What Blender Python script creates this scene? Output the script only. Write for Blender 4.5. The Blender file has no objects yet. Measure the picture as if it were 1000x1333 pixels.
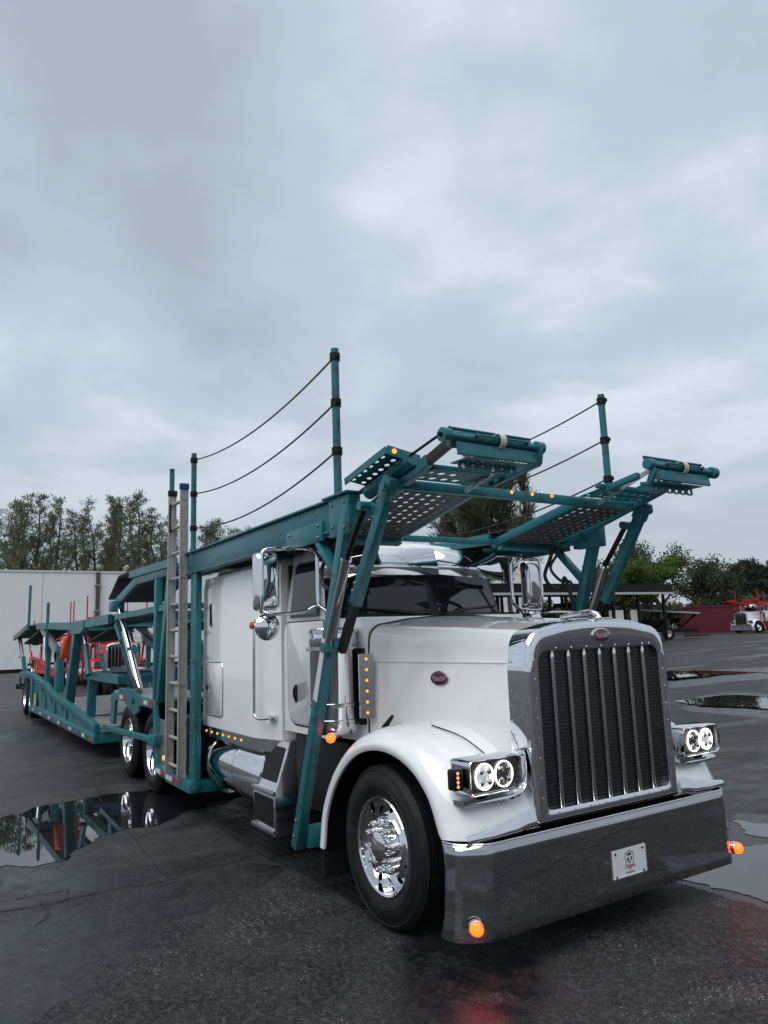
import bpy, bmesh, math, random
from mathutils import Vector, Matrix, noise
random.seed(7)
PI = math.pi
S = bpy.context.scene
COL = S.collection
R_ = math.radians
# ------------------------------------------------------------------ camera
# truck frame = world frame: X forward along the truck, Y to its left, Z up, metres
CAM = Vector((3.36, -3.78, 1.85))
CROT = Matrix(((0.5311823, 0.1579545, 0.8324036), (0.8465457, -0.0586797, -0.5290719), (-0.0347241, 0.9857013, -0.1648854)))
FPX = 951.2157
cd = bpy.data.cameras.new('camera'); cam = bpy.data.objects.new('camera', cd); COL.objects.link(cam)
cam.matrix_world = Matrix.Translation(CAM) @ CROT.to_4x4()
cd.sensor_width = 36; cd.sensor_fit = 'AUTO'; cd.lens = FPX / 1333 * 36
cd.clip_start = 0.05; cd.clip_end = 2000
S.camera = cam
# ------------------------------------------------------------------ world, sun, exposure
SUN_EL, SUN_AZ = 62.0, -66.0         # degrees; azimuth from +X towards +Y
SKY = 0.80
w = bpy.data.worlds.new('World'); S.world = w; w.use_nodes = True
nt = w.node_tree; nt.nodes.clear()
def N(nt, t, **k):
    n = nt.nodes.new(t)
    for a, b in k.items():
        if a.startswith('i_'):
            n.inputs[a[2:].replace('_', ' ')].default_value = b
        else: setattr(n, a, b)
    return n
L_ = lambda nt, a, b: nt.links.new(a, b)
def MATH(nt, op, a, b=None, clamp=False):
    n = nt.nodes.new('ShaderNodeMath'); n.operation = op; n.use_clamp = clamp
    for i, v in enumerate((a, b)):
        if v is None: continue
        if isinstance(v, (int, float)): n.inputs[i].default_value = v
        else: nt.links.new(v, n.inputs[i])
    return n.outputs[0]
tc = N(nt, 'ShaderNodeTexCoord'); sx = N(nt, 'ShaderNodeSeparateXYZ'); L_(nt, tc.outputs['Generated'], sx.inputs[0])
zz = MATH(nt, 'ADD', MATH(nt, 'MAXIMUM', sx.outputs[2], 0.0), 0.16)
cx = N(nt, 'ShaderNodeCombineXYZ')
L_(nt, MATH(nt, 'DIVIDE', sx.outputs[0], zz), cx.inputs[0]); L_(nt, MATH(nt, 'DIVIDE', sx.outputs[1], zz), cx.inputs[1])
cx.inputs[2].default_value = 8.8
n1 = N(nt, 'ShaderNodeTexNoise', i_Scale=0.95, i_Detail=5.0, i_Roughness=0.50, i_Distortion=0.35); L_(nt, cx.outputs[0], n1.inputs['Vector'])
n2 = N(nt, 'ShaderNodeTexNoise', i_Scale=2.6, i_Detail=6.0, i_Roughness=0.52, i_Distortion=0.2); L_(nt, cx.outputs[0], n2.inputs['Vector'])
mixn = MATH(nt, 'ADD', MATH(nt, 'MULTIPLY', n1.outputs[0], 0.72), MATH(nt, 'MULTIPLY', n2.outputs[0], 0.28))
rp = N(nt, 'ShaderNodeValToRGB'); L_(nt, mixn, rp.inputs[0])
cr = rp.color_ramp; cr.interpolation = 'EASE'
cr.elements[0].position = 0.36; cr.elements[0].color = (.34, .382, .44, 1)
cr.elements[1].position = 0.64; cr.elements[1].color = (.62, .682, .752, 1)
e = cr.elements.new(0.50); e.color = (.435, .489, .558, 1)
sky = N(nt, 'ShaderNodeTexSky', sky_type='NISHITA', sun_disc=False)
sky.sun_elevation = R_(SUN_EL); sky.sun_rotation = R_(90 - SUN_AZ)
b1 = N(nt, 'ShaderNodeBackground'); L_(nt, sky.outputs[0], b1.inputs[0]); b1.inputs[1].default_value = 0.006
fz = N(nt, 'ShaderNodeMapRange', interpolation_type='SMOOTHSTEP'); L_(nt, sx.outputs[2], fz.inputs[0]); fz.inputs[1].default_value = -.05; fz.inputs[2].default_value = .42
fm = N(nt, 'ShaderNodeMix', data_type='RGBA'); L_(nt, fz.outputs[0], fm.inputs[0]); fm.inputs[6].default_value = (.38, .425, .48, 1); L_(nt, rp.outputs[0], fm.inputs[7])   # far cloud blurs into one grey
b2 = N(nt, 'ShaderNodeBackground'); L_(nt, fm.outputs[2], b2.inputs[0]); b2.inputs[1].default_value = SKY
ad = N(nt, 'ShaderNodeAddShader'); L_(nt, b1.outputs[0], ad.inputs[0]); L_(nt, b2.outputs[0], ad.inputs[1])
wo = N(nt, 'ShaderNodeOutputWorld'); L_(nt, ad.outputs[0], wo.inputs[0])
ld = bpy.data.lights.new('sun', 'SUN'); ld.energy = 1.5; ld.angle = R_(60); ld.color = (1, .985, .96)
sun = bpy.data.objects.new('sun', ld); COL.objects.link(sun)
sd = Vector((math.cos(R_(SUN_EL)) * math.cos(R_(SUN_AZ)), math.cos(R_(SUN_EL)) * math.sin(R_(SUN_AZ)), math.sin(R_(SUN_EL))))
sun.rotation_euler = sd.to_track_quat('Z', 'Y').to_euler(); sun.location = (0, 0, 40)
vs = S.view_settings; vs.view_transform = 'Standard'; vs.look = 'None'; vs.gamma = 1; vs.use_curve_mapping = False; vs.exposure = 0.58
# ------------------------------------------------------------------ pixel helpers (photograph is 1000 x 1333)
def ray(x, y): return CROT @ Vector((x - 500, -(y - 666.5), -FPX))
def gz(y):                                       # the yard rises gently away to the truck's left
    t = min(max((y - 10) / 50.0, 0), 1)
    return 0.8 * (t * t * (3 - 2 * t) * 0.55 + t * 0.45)
def gpx(x, y):
    d = ray(x, y); z = 0.0
    for _ in range(30):
        p = CAM + d * ((z - CAM.z) / d.z); z = gz(p.y)
    return p
def ypx(x, y, Y): d = ray(x, y); return CAM + d * ((Y - CAM.y) / d.y)
def dpx(x, y, dist): return CAM + ray(x, y).normalized() * dist
# ------------------------------------------------------------------ materials
def pmat(name, col, rough=.5, metal=0., var=0., vscale=4., rvar=0., bump=0., bscale=40., coat=0., col2=None, c2amt=0., c2scale=8., c2lo=.6, emis=None, estr=0., spec=.5, bdist=.002):
    m = bpy.data.materials.new(name); m.use_nodes = True; t = m.node_tree
    b = t.nodes['Principled BSDF']
    b.inputs['Base Color'].default_value = (*col, 1); b.inputs['Roughness'].default_value = rough; b.inputs['Metallic'].default_value = metal
    b.inputs['Specular IOR Level'].default_value = spec
    if coat: b.inputs['Coat Weight'].default_value = coat; b.inputs['Coat Roughness'].default_value = .04
    if emis: b.inputs['Emission Color'].default_value = (*emis, 1); b.inputs['Emission Strength'].default_value = estr
    g = N(t, 'ShaderNodeNewGeometry')
    co = None
    if var or rvar:
        n = N(t, 'ShaderNodeTexNoise', i_Scale=vscale, i_Detail=5.0, i_Roughness=.6); L_(t, g.outputs['Position'], n.inputs['Vector'])
        if var:
            mx = N(t, 'ShaderNodeMix', data_type='RGBA'); L_(t, n.outputs[0], mx.inputs[0])
            mx.inputs[6].default_value = (*[c * (1 - var) for c in col], 1); mx.inputs[7].default_value = (*[min(1, c * (1 + var)) for c in col], 1)
            co = mx.outputs[2]; L_(t, co, b.inputs['Base Color'])
        if rvar:
            L_(t, MATH(t, 'ADD', MATH(t, 'MULTIPLY', n.outputs[0], 2 * rvar), rough - rvar, True), b.inputs['Roughness'])
    if col2:
        n = N(t, 'ShaderNodeTexNoise', i_Scale=c2scale, i_Detail=8.0, i_Roughness=.68); L_(t, g.outputs['Position'], n.inputs['Vector'])
        f = MATH(t, 'MULTIPLY', MATH(t, 'MULTIPLY', MATH(t, 'SUBTRACT', n.outputs[0], c2lo), 9., True), c2amt)
        mx = N(t, 'ShaderNodeMix', data_type='RGBA'); L_(t, f, mx.inputs[0])
        if co: L_(t, co, mx.inputs[6])
        else: mx.inputs[6].default_value = (*col, 1)
        mx.inputs[7].default_value = (*col2, 1); L_(t, mx.outputs[2], b.inputs['Base Color'])
    if bump:
        n = N(t, 'ShaderNodeTexNoise', i_Scale=bscale, i_Detail=4.0); L_(t, g.outputs['Position'], n.inputs['Vector'])
        bp = N(t, 'ShaderNodeBump', i_Strength=bump, i_Distance=bdist); L_(t, n.outputs[0], bp.inputs['Height']); L_(t, bp.outputs[0], b.inputs['Normal'])
    return m
M = {}
M['white'] = pmat('white_paint', (.80, .815, .815), .2, var=.035, vscale=1.5, rvar=.08, coat=.9, col2=(.60, .595, .57), c2amt=.22, c2scale=5.5, c2lo=.57, bump=.05, bscale=1.6, bdist=.01)
M['teal'] = pmat('teal_paint', (.009, .135, .158), .36, var=.35, vscale=2.6, rvar=.16, col2=(.030, .030, .026), c2amt=.85, c2scale=6, c2lo=.565, bump=.25, bscale=50)
M['teal_pole'] = pmat('weathered_teal_paint', (.013, .13, .15), .5, var=.25, vscale=6, col2=(.03, .028, .025), c2amt=.9, c2scale=11, c2lo=.52)
M['red'] = pmat('red_paint', (.58, .012, .016), .3, var=.12, vscale=2, coat=.5)
M['redrack'] = pmat('red_rack_paint', (.50, .012, .016), .45, var=.2, vscale=2)
M['chrome'] = pmat('chrome', (.74, .75, .77), .035, 1, rvar=.025, vscale=5, bump=.02, bscale=2.2, bdist=.01)
M['bumper'] = pmat('mirror_stainless', (.42, .42, .43), .012, 1, bump=.012, bscale=1.1, bdist=.01)
M['steel'] = pmat('polished_steel', (.70, .70, .71), .13, 1, rvar=.09, vscale=7, var=.08)
M['brushed'] = pmat('brushed_aluminium', (.50, .51, .52), .34, 1, rvar=.08, vscale=5, var=.1)
M['ladder'] = pmat('worn_aluminium', (.40, .39, .365), .5, .35, var=.15, vscale=9, col2=(.12, .11, .10), c2amt=.5, c2scale=14, c2lo=.55)
M['galv'] = pmat('galvanised_steel', (.36, .375, .38), .45, .55, var=.25, vscale=9, rvar=.1)
M['rubber'] = pmat('tyre_rubber', (.007, .007, .008), .6, spec=.3, var=.3, vscale=9, bump=.25, bscale=90, col2=(.04, .038, .035), c2amt=.35, c2scale=7, c2lo=.55)
M['black'] = pmat('black_metal', (.005, .005, .006), .5, spec=.25, var=.3, vscale=6)
M['plastic'] = pmat('black_plastic', (.006, .006, .007), .3, spec=.35)
M['deck'] = pmat('worn_deck_plate', (.045, .044, .043), .55, .3, var=.3, vscale=8, col2=(.10, .07, .05), c2amt=.4, c2scale=12, c2lo=.58)
M['hose'] = pmat('hydraulic_hose', (.010, .010, .011), .5, bump=.1, bscale=200)
M['cable'] = pmat('wire_rope', (.03, .03, .032), .5, .5)
M['strap'] = pmat('webbing_strap', (.55, .53, .48), .8, var=.2, vscale=40, bump=.5, bscale=300)
M['cylrod'] = pmat('cylinder_barrel', (.30, .30, .31), .3, .9, rvar=.1, vscale=8, col2=(.05, .05, .05), c2amt=.4, c2scale=15, c2lo=.55)
def glass(name, col, rough=.02):
    m = pmat(name, col, rough, 0, spec=.6); m.node_tree.nodes['Principled BSDF'].inputs['IOR'].default_value = 1.5; return m
M['glass'] = glass('tinted_glass', (.010, .012, .014))
M['mirror'] = pmat('mirror_chrome', (.78, .79, .80), .02, 1)
M['emblem'] = pmat('red_enamel', (.075, .004, .009), .15, coat=1)
M['amberlens'] = pmat('amber_lens', (.75, .08, .012), .18, emis=(1, .0075, .0003), estr=20.0, coat=.6)
M['amberturn'] = pmat('amber_turn_lens', (.75, .08, .012), .18, emis=(1, .05, .004), estr=5.0, coat=.6)
M['amberdim'] = pmat('amber_marker', (.8, .28, .03), .2, emis=(1, .36, .06), estr=.9)
M['amberoff'] = pmat('amber_lens_dark', (.55, .07, .012), .18, coat=.6)
M['amberlow'] = pmat('amber_turn_led', (.8, .35, .12), .25, emis=(1, .45, .15), estr=.5)
M['redlens'] = pmat('red_lens', (.45, .01, .012), .2)
M['halo'] = pmat('halo_ring_light', (.9, .9, .85), .3, emis=(1, .94, .80), estr=1.7)
M['led'] = pmat('led_projector', (.55, .56, .58), .12, .8, emis=(.95, .98, 1), estr=.22, bump=.8, bscale=70, bdist=.01)
M['lens'] = pmat('projector_lens', (.10, .105, .11), .06, .6, bump=.5, bscale=60, bdist=.01)
M['tape_w'] = pmat('white_reflective_tape', (.6, .6, .6), .35)
M['tape_r'] = pmat('red_reflective_tape', (.35, .02, .025), .35)
M['plate'] = pmat('plate_white', (.66, .68, .70), .35)
M['ink_r'] = pmat('red_ink', (.32, .02, .03), .5); M['ink_k'] = pmat('black_ink', (.025, .025, .03), .5)
M['letter'] = pmat('emblem_lettering', (.62, .55, .56), .25, .6)
M['flag'] = pmat('orange_flag_cloth', (.95, .11, .035), .7, var=.1, vscale=20)
M['yellow'] = pmat('yellow_hose', (.6, .42, .04), .5)
def ribbed(m, scale, lo, hi):                    # moulded ribs: the glow shows in bands through the lens
    t = m.node_tree; b = t.nodes['Principled BSDF']; g = N(t, 'ShaderNodeNewGeometry')
    wv = N(t, 'ShaderNodeTexWave', i_Scale=scale, i_Distortion=1.5, i_Detail=1.0, bands_direction='DIAGONAL'); L_(t, g.outputs['Position'], wv.inputs['Vector'])
    vo = N(t, 'ShaderNodeTexVoronoi', i_Scale=scale * 3.5); L_(t, g.outputs['Position'], vo.inputs['Vector'])
    f = MATH(t, 'MULTIPLY', wv.outputs['Fac'], MATH(t, 'SUBTRACT', 1.15, vo.outputs['Distance'], True))
    L_(t, MATH(t, 'ADD', MATH(t, 'MULTIPLY', f, hi - lo), lo), b.inputs['Emission Strength'])
    bp = N(t, 'ShaderNodeBump', i_Strength=.5, i_Distance=.004); L_(t, wv.outputs['Fac'], bp.inputs['Height']); L_(t, bp.outputs[0], b.inputs['Normal'])
ribbed(M['amberlens'], 34, 20, 62)
def grime(m, col, amt, lo, hi):                  # rain-washed streaks of road film running down the panels
    t = m.node_tree; b = t.nodes['Principled BSDF']; g = N(t, 'ShaderNodeNewGeometry'); mp = N(t, 'ShaderNodeMapping'); mp.inputs['Scale'].default_value = (9, 9, .8)
    L_(t, g.outputs['Position'], mp.inputs[0]); n = N(t, 'ShaderNodeTexNoise', i_Scale=1.0, i_Detail=8.0, i_Roughness=.7); L_(t, mp.outputs[0], n.inputs['Vector'])
    n2 = N(t, 'ShaderNodeTexNoise', i_Scale=.9, i_Detail=4.0); L_(t, g.outputs['Position'], n2.inputs['Vector'])
    r = N(t, 'ShaderNodeMapRange', interpolation_type='SMOOTHSTEP'); L_(t, n.outputs[0], r.inputs[0]); r.inputs[1].default_value = lo; r.inputs[2].default_value = hi
    f = MATH(t, 'MULTIPLY', MATH(t, 'MULTIPLY', r.outputs[0], n2.outputs[0]), amt); src = b.inputs['Base Color'].links[0].from_socket
    mx = N(t, 'ShaderNodeMix', data_type='RGBA'); L_(t, f, mx.inputs[0]); L_(t, src, mx.inputs[6]); mx.inputs[7].default_value = (*col, 1); L_(t, mx.outputs[2], b.inputs['Base Color'])
grime(M['white'], (.45, .44, .42), .22, .50, .72)
grime(M['teal'], (.04, .05, .045), .75, .48, .68)
# ------------------------------------------------------------------ mesh helpers
V = Vector
ORG = {}
class MB:
    def __init__(s): s.v = []; s.f = []
    def add(s, vs, fs):
        o = len(s.v); s.v += [tuple(p) for p in vs]; s.f += [tuple(i + o for i in q) for q in fs]; return s
    def box(s, lo, hi):
        x0, y0, z0 = lo; x1, y1, z1 = hi
        return s.add([(x0, y0, z0), (x1, y0, z0), (x1, y1, z0), (x0, y1, z0), (x0, y0, z1), (x1, y0, z1), (x1, y1, z1), (x0, y1, z1)],
                     [(0, 3, 2, 1), (4, 5, 6, 7), (0, 1, 5, 4), (1, 2, 6, 5), (2, 3, 7, 6), (3, 0, 4, 7)])
    def beam(s, a, b, w, h, up=(0, 0, 1)):       # w across, h along up
        a, b, up = V(a), V(b), V(up); d = (b - a).normalized(); r = d.cross(up)
        if r.length < 1e-4: r = d.cross(V((1, 0, 0)))
        r.normalize(); u = r.cross(d); r *= w / 2; u *= h / 2
        q = [a - r - u, a + r - u, a + r + u, a - r + u, b - r - u, b + r - u, b + r + u, b - r + u]
        return s.add(q, [(0, 1, 2, 3), (7, 6, 5, 4), (0, 4, 5, 1), (1, 5, 6, 2), (2, 6, 7, 3), (3, 7, 4, 0)])
    def tube(s, pts, r, seg=8, cap=True):
        pts = [V(p) for p in pts]; n = len(pts); rr = r if isinstance(r, (list, tuple)) else [r] * n
        o = len(s.v); pr = None; fs = []; vs = []
        for i, p in enumerate(pts):
            t = (pts[min(i + 1, n - 1)] - pts[max(i - 1, 0)]).normalized()
            if pr is None: pr = t.orthogonal().normalized()
            else:
                pr = pr - t * pr.dot(t)
                pr = pr.normalized() if pr.length > 1e-5 else t.orthogonal().normalized()
            q = t.cross(pr)
            for k in range(seg):
                a = 2 * PI * k / seg; vs.append(p + (pr * math.cos(a) + q * math.sin(a)) * rr[i])
        for i in range(n - 1):
            for k in range(seg):
                k2 = (k + 1) % seg; fs.append((i * seg + k, i * seg + k2, (i + 1) * seg + k2, (i + 1) * seg + k))
        if cap: fs.append(tuple(range(seg))[::-1]); fs.append(tuple(range((n - 1) * seg, n * seg)))
        return s.add(vs, fs)
    def lathe(s, prof, org, ax, seg=24, cap=True):   # prof [(r, along)]
        ax = V(ax).normalized(); e = ax.orthogonal().normalized(); g = ax.cross(e); org = V(org); vs = []; fs = []; n = len(prof)
        for r, a in prof:
            for k in range(seg):
                t = 2 * PI * k / seg; vs.append(org + ax * a + (e * math.cos(t) + g * math.sin(t)) * r)
        for i in range(n - 1):
            for k in range(seg):
                k2 = (k + 1) % seg; fs.append((i * seg + k, i * seg + k2, (i + 1) * seg + k2, (i + 1) * seg + k))
        if cap:
            if prof[0][0] > 1e-4: fs.append(tuple(range(seg))[::-1])
            if prof[-1][0] > 1e-4: fs.append(tuple(range((n - 1) * seg, n * seg)))
        return s.add(vs, fs)
    def prism(s, poly, fn, a, b):                    # fn(u, v, depth) -> point
        n = len(poly); vs = [fn(u, v, a) for u, v in poly] + [fn(u, v, b) for u, v in poly]
        return s.add(vs, [tuple(range(n))[::-1], tuple(range(n, 2 * n))] + [(i, (i + 1) % n, n + (i + 1) % n, n + i) for i in range(n)])
    def loft(s, rings, cap=True, closed=True):
        n = len(rings[0]); vs = [p for r in rings for p in r]; fs = []
        for i in range(len(rings) - 1):
            for k in range(n if closed else n - 1):
                k2 = (k + 1) % n; fs.append((i * n + k, i * n + k2, (i + 1) * n + k2, (i + 1) * n + k))
        if cap: fs.append(tuple(range(n))[::-1]); fs.append(tuple(range((len(rings) - 1) * n, len(rings) * n)))
        return s.add(vs, fs)
    def ringface(s, A, B):                           # two loops of equal count joined by a flat ring
        n = len(A); return s.add(list(A) + list(B), [(i, (i + 1) % n, n + (i + 1) % n, n + i) for i in range(n)])
    def perf(s, nu, nv, fn, hu, hv, seg=8, stagger=False, solid=None):   # plate of cells, each with a hole
        c = [(.5, 0), (.5, .5), (0, .5), (-.5, .5), (-.5, 0), (-.5, -.5), (0, -.5), (.5, -.5)]
        for j in range(nv):
            for i in range(nu):
                cu = i + .5 + (.5 if stagger and j % 2 else 0); cv = j + .5
                if solid and solid(i, j):
                    s.add([fn(cu - .5, cv - .5), fn(cu + .5, cv - .5), fn(cu + .5, cv + .5), fn(cu - .5, cv + .5)], [(0, 1, 2, 3)]); continue
                O, H = [], []
                for k in range(seg):
                    t = 2 * PI * k / seg; ct, st = math.cos(t), math.sin(t); m = max(abs(ct), abs(st))
                    O.append(fn(cu + .5 * ct / m, cv + .5 * st / m)); H.append(fn(cu + hu * ct, cv + hv * st))
                s.ringface(O, H)
        return s
    def build(s, name, mat, parent=None, smooth=35, bevel=0, bseg=2, solid=0, origin=None, label=None, kind=None, weld=False, flip=False):
        vs = [V(p) for p in s.v]
        if origin is None:
            lo = V([min(p[i] for p in vs) for i in range(3)]); hi = V([max(p[i] for p in vs) for i in range(3)]); origin = (lo + hi) / 2
        origin = V(origin)
        me = bpy.data.meshes.new(name); me.from_pydata([p - origin for p in vs], [], s.f)
        bm = bmesh.new(); bm.from_mesh(me)
        if weld: bmesh.ops.remove_doubles(bm, verts=bm.verts, dist=1e-4)
        bmesh.ops.recalc_face_normals(bm, faces=bm.faces)
        if bevel:
            es = [e for e in bm.edges if len(e.link_faces) == 2 and e.calc_face_angle(0) > R_(28)]
            bmesh.ops.bevel(bm, geom=es, offset=bevel, segments=bseg, profile=.5, affect='EDGES', clamp_overlap=True)
        bm.to_mesh(me); bm.free()
        if smooth: me.shade_smooth(); me.set_sharp_from_angle(angle=R_(smooth))
        me.materials.append(M[mat] if isinstance(mat, str) else mat)
        o = bpy.data.objects.new(name, me); COL.objects.link(o)
        po = V((0, 0, 0))
        if parent is not None: o.parent = parent; po = ORG[parent.name]
        o.location = origin - po; ORG[o.name] = origin
        if solid:
            md = o.modifiers.new('thickness', 'SOLIDIFY'); md.thickness = solid; md.offset = 0
        if label: o['label'] = label
        if kind: o['kind'] = kind
        return o
def root(name, label, cat, loc=(0, 0, 0), group=None, local=False):
    o = bpy.data.objects.new(name, None); COL.objects.link(o); o.empty_display_size = .3
    o.location = loc; ORG[o.name] = V((0, 0, 0)) if local else V(loc); o['label'] = label; o['category'] = cat
    if group: o['group'] = group
    return o
def tag(o, label, cat, group=None):
    o['label'] = label; o['category'] = cat
    if group: o['group'] = group
    return o
def copy_tree(o, parent=None, swap=None, keep=None, depth=0):
    c = o.copy(); COL.objects.link(c); c.parent = parent
    if swap and o.type == 'MESH':
        for sl in c.material_slots:
            if sl.material and sl.material.name in swap:
                nm = swap[sl.material.name]; sl.link = 'OBJECT'; sl.material = nm
    for ch in o.children:
        if keep is None or keep(ch): copy_tree(ch, c, swap, keep, depth + 1)
    return c
def text_mesh(txt, size, shear=0, ext=.0008):
    cu = bpy.data.curves.new('lettering', 'FONT'); cu.body = txt; cu.size = size; cu.shear = shear; cu.extrude = ext
    cu.align_x = 'CENTER'; cu.align_y = 'CENTER'; cu.resolution_u = 3
    o = bpy.data.objects.new('lettering', cu); COL.objects.link(o)
    me = bpy.data.meshes.new_from_object(o); bpy.data.objects.remove(o); bpy.data.curves.remove(cu)
    return [v.co.copy() for v in me.vertices], [tuple(p.vertices) for p in me.polygons]
def text_mb(txt, size, fn, shear=0, sx=1.0):
    vs, fs = text_mesh(txt, size, shear); mb = MB(); mb.add([fn(v.x * sx, v.y, v.z) for v in vs], fs); return mb
def rrect(u0, u1, v0, v1, r, seg=5):                 # rounded rectangle outline; r number or 4 radii (bl, br, tr, tl)
    r = [r] * 4 if isinstance(r, (int, float)) else r; P = []
    for (cu, cv, a0), q in zip(((u0, v0, PI), (u1, v0, 1.5 * PI), (u1, v1, 0), (u0, v1, .5 * PI)), r):
        cu2 = cu + (q if cu == u0 else -q); cv2 = cv + (q if cv == v0 else -q)
        for k in range(seg + 1):
            a = a0 + .5 * PI * k / seg; P.append((cu2 + q * math.cos(a), cv2 + q * math.sin(a)))
    return P
XZ = lambda u, v, d: (u, d, v)       # prism in the XZ plane, depth along Y
YZ = lambda u, v, d: (d, u, v)
XY = lambda u, v, d: (u, v, d)
def spline(pts, n):                  # Catmull-Rom through 2D or 3D points
    P = [V(p) for p in pts]; P = [P[0] * 2 - P[1]] + P + [P[-1] * 2 - P[-2]]; out = []
    m = len(pts) - 1
    for i in range(n + 1):
        t = i / n * m; k = min(int(t), m - 1); t -= k
        a, b, c, d = P[k:k + 4]
        out.append(.5 * ((2 * b) + (c - a) * t + (2 * a - 5 * b + 4 * c - d) * t * t + (3 * b - a - 3 * c + d) * t ** 3))
    return out
# ------------------------------------------------------------------ ground
def polyg(px): return [gpx(*p).to_2d() for p in px]
PUD = {
 'a': polyg([(-260, 1085), (-120, 1080), (0, 1066), (60, 1049), (130, 1036), (190, 1029), (235, 1022), (300, 1026), (322, 1036), (268, 1050), (232, 1060), (203, 1076), (170, 1077), (132, 1088), (112, 1100), (92, 1118), (45, 1127), (0, 1129), (-140, 1150), (-260, 1170)]),
 'b': polyg([(888, 1143), (912, 1130), (940, 1118), (965, 1106), (1000, 1100), (1040, 1098), (1062, 1110), (1056, 1150), (1030, 1176), (1000, 1172), (962, 1160), (925, 1156)]),
 'c': polyg([(955, 1068), (985, 1072), (1030, 1078), (1120, 1076), (1120, 1096), (1040, 1098), (1000, 1090), (975, 1086)]),
 'd': polyg([(884, 914), (905, 910), (935, 905.5), (965, 904), (1000, 905), (1080, 907), (1100, 930), (1040, 928), (1000, 924), (960, 921), (925, 920)]),
 'e': polyg([(830, 877), (868, 874), (930, 871.5), (985, 869.5), (1060, 868), (1060, 874), (985, 876), (930, 880), (880, 886), (835, 886)]),
}
WETP = [
 (polyg([(-60, 1205), (100, 1180), (215, 1150), (330, 1123), (372, 1128), (350, 1150), (300, 1170), (262, 1188), (215, 1203), (205, 1228), (180, 1243), (133, 1256), (122, 1285), (70, 1310), (35, 1340), (-200, 1400), (-300, 1250)]), .10),
 (polyg([(0, 1125), (70, 1122), (130, 1125), (140, 1148), (110, 1160), (40, 1165), (0, 1160)]), .12),
 (polyg([(240, 1040), (330, 1036), (440, 1120), (420, 1150), (330, 1110), (280, 1075)]), .10),
 (polyg([(955, 1058), (1060, 1062), (1160, 1080), (1160, 1200), (1020, 1190), (900, 1155), (860, 1140), (940, 1100)]), .12),
 (polyg([(520, 1225), (600, 1215), (700, 1230), (720, 1290), (690, 1420), (560, 1440), (510, 1330)]), .25),
 (polyg([(862, 917), (930, 903), (1100, 903), (1150, 936), (1000, 934), (930, 928)]), .25),
 (polyg([(830, 884), (900, 882), (985, 876), (1060, 875), (1060, 880), (960, 886), (880, 896)]), .5),
]
def pdist(p, poly):                          # > 0 inside, metres
    ins = False; dm = 1e9; n = len(poly); x, y = p
    for i in range(n):
        ax, ay = poly[i]; bx, by = poly[(i + 1) % n]
        if (ay > y) != (by > y) and x < (bx - ax) * (y - ay) / (by - ay) + ax: ins = not ins
        dx, dy = bx - ax, by - ay; t = ((x - ax) * dx + (y - ay) * dy) / (dx * dx + dy * dy + 1e-9); t = min(max(t, 0), 1)
        d = (x - ax - dx * t) ** 2 + (y - ay - dy * t) ** 2
        if d < dm: dm = d
    return math.sqrt(dm) * (1 if ins else -1)
BOX = []
for po, sw in WETP + [(q, .28) for q in PUD.values()]:
    xs = [q[0] for q in po]; ys = [q[1] for q in po]; BOX.append((po, sw, min(xs) - 1, max(xs) + 1, min(ys) - 1, max(ys) + 1))
def lines(a, b, st, far):
    L = []; x = a
    while x < b: L.append(x); x += st
    s = st; x = b
    while x < far: L.append(x); s *= 1.16; x += s
    L.append(far); s = st; x = a - st
    while x > -far: L.insert(0, x); s *= 1.16; x -= s
    L.insert(0, -far); return L
gx = lines(-9.0, 2.4, .075, 600.); gy = lines(-4.6, 3.4, .075, 600.)
gm = bpy.data.meshes.new('ground'); nx, ny = len(gx), len(gy)
gm.from_pydata([(x, y, gz(y)) for y in gy for x in gx], [], [(j * nx + i, j * nx + i + 1, (j + 1) * nx + i + 1, (j + 1) * nx + i) for j in range(ny - 1) for i in range(nx - 1)])
gm.shade_smooth()
at = gm.attributes.new('wet', 'FLOAT', 'POINT'); vals = []
for y in gy:
    for x in gx:
        wv = 0.
        for po, sw, x0, x1, y0, y1 in BOX:
            if x0 < x < x1 and y0 < y < y1:
                wv = max(wv, min(max(.5 + pdist((x, y), po) / (2 * sw), 0), 1))
        vals.append(wv)
at.data.foreach_set('value', vals)
m = bpy.data.materials.new('wet_asphalt'); m.use_nodes = True; t = m.node_tree; b = t.nodes['Principled BSDF']
g = N(t, 'ShaderNodeNewGeometry'); P_ = g.outputs['Position']; aw = N(t, 'ShaderNodeAttribute', attribute_name='wet')
def NZ(sc, det=5., ro=.55, dist=0., vec=None):
    n = N(t, 'ShaderNodeTexNoise', i_Scale=sc, i_Detail=det, i_Roughness=ro, i_Distortion=dist); L_(t, vec or P_, n.inputs['Vector']); return n.outputs[0]
def SS(v, lo, hi):
    n = N(t, 'ShaderNodeMapRange', interpolation_type='SMOOTHSTEP'); L_(t, v, n.inputs[0]); n.inputs[1].default_value = lo; n.inputs[2].default_value = hi; return n.outputs[0]
def MIXC(f, a, c):
    n = N(t, 'ShaderNodeMix', data_type='RGBA'); L_(t, f, n.inputs[0]) if not isinstance(f, float) else setattr(n.inputs[0], 'default_value', f)
    for i, v in ((6, a), (7, c)):
        if isinstance(v, tuple): n.inputs[i].default_value = (*v, 1)
        else: L_(t, v, n.inputs[i])
    return n.outputs[2]
def MIXF(f, a, c):
    n = N(t, 'ShaderNodeMix', data_type='FLOAT'); L_(t, f, n.inputs[0])
    for i, v in ((2, a), (3, c)):
        if isinstance(v, (int, float)): n.inputs[i].default_value = v
        else: L_(t, v, n.inputs[i])
    return n.outputs[0]
A = lambda a, c: MATH(t, 'ADD', a, c)
X = lambda a, c: MATH(t, 'MULTIPLY', a, c)
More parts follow.
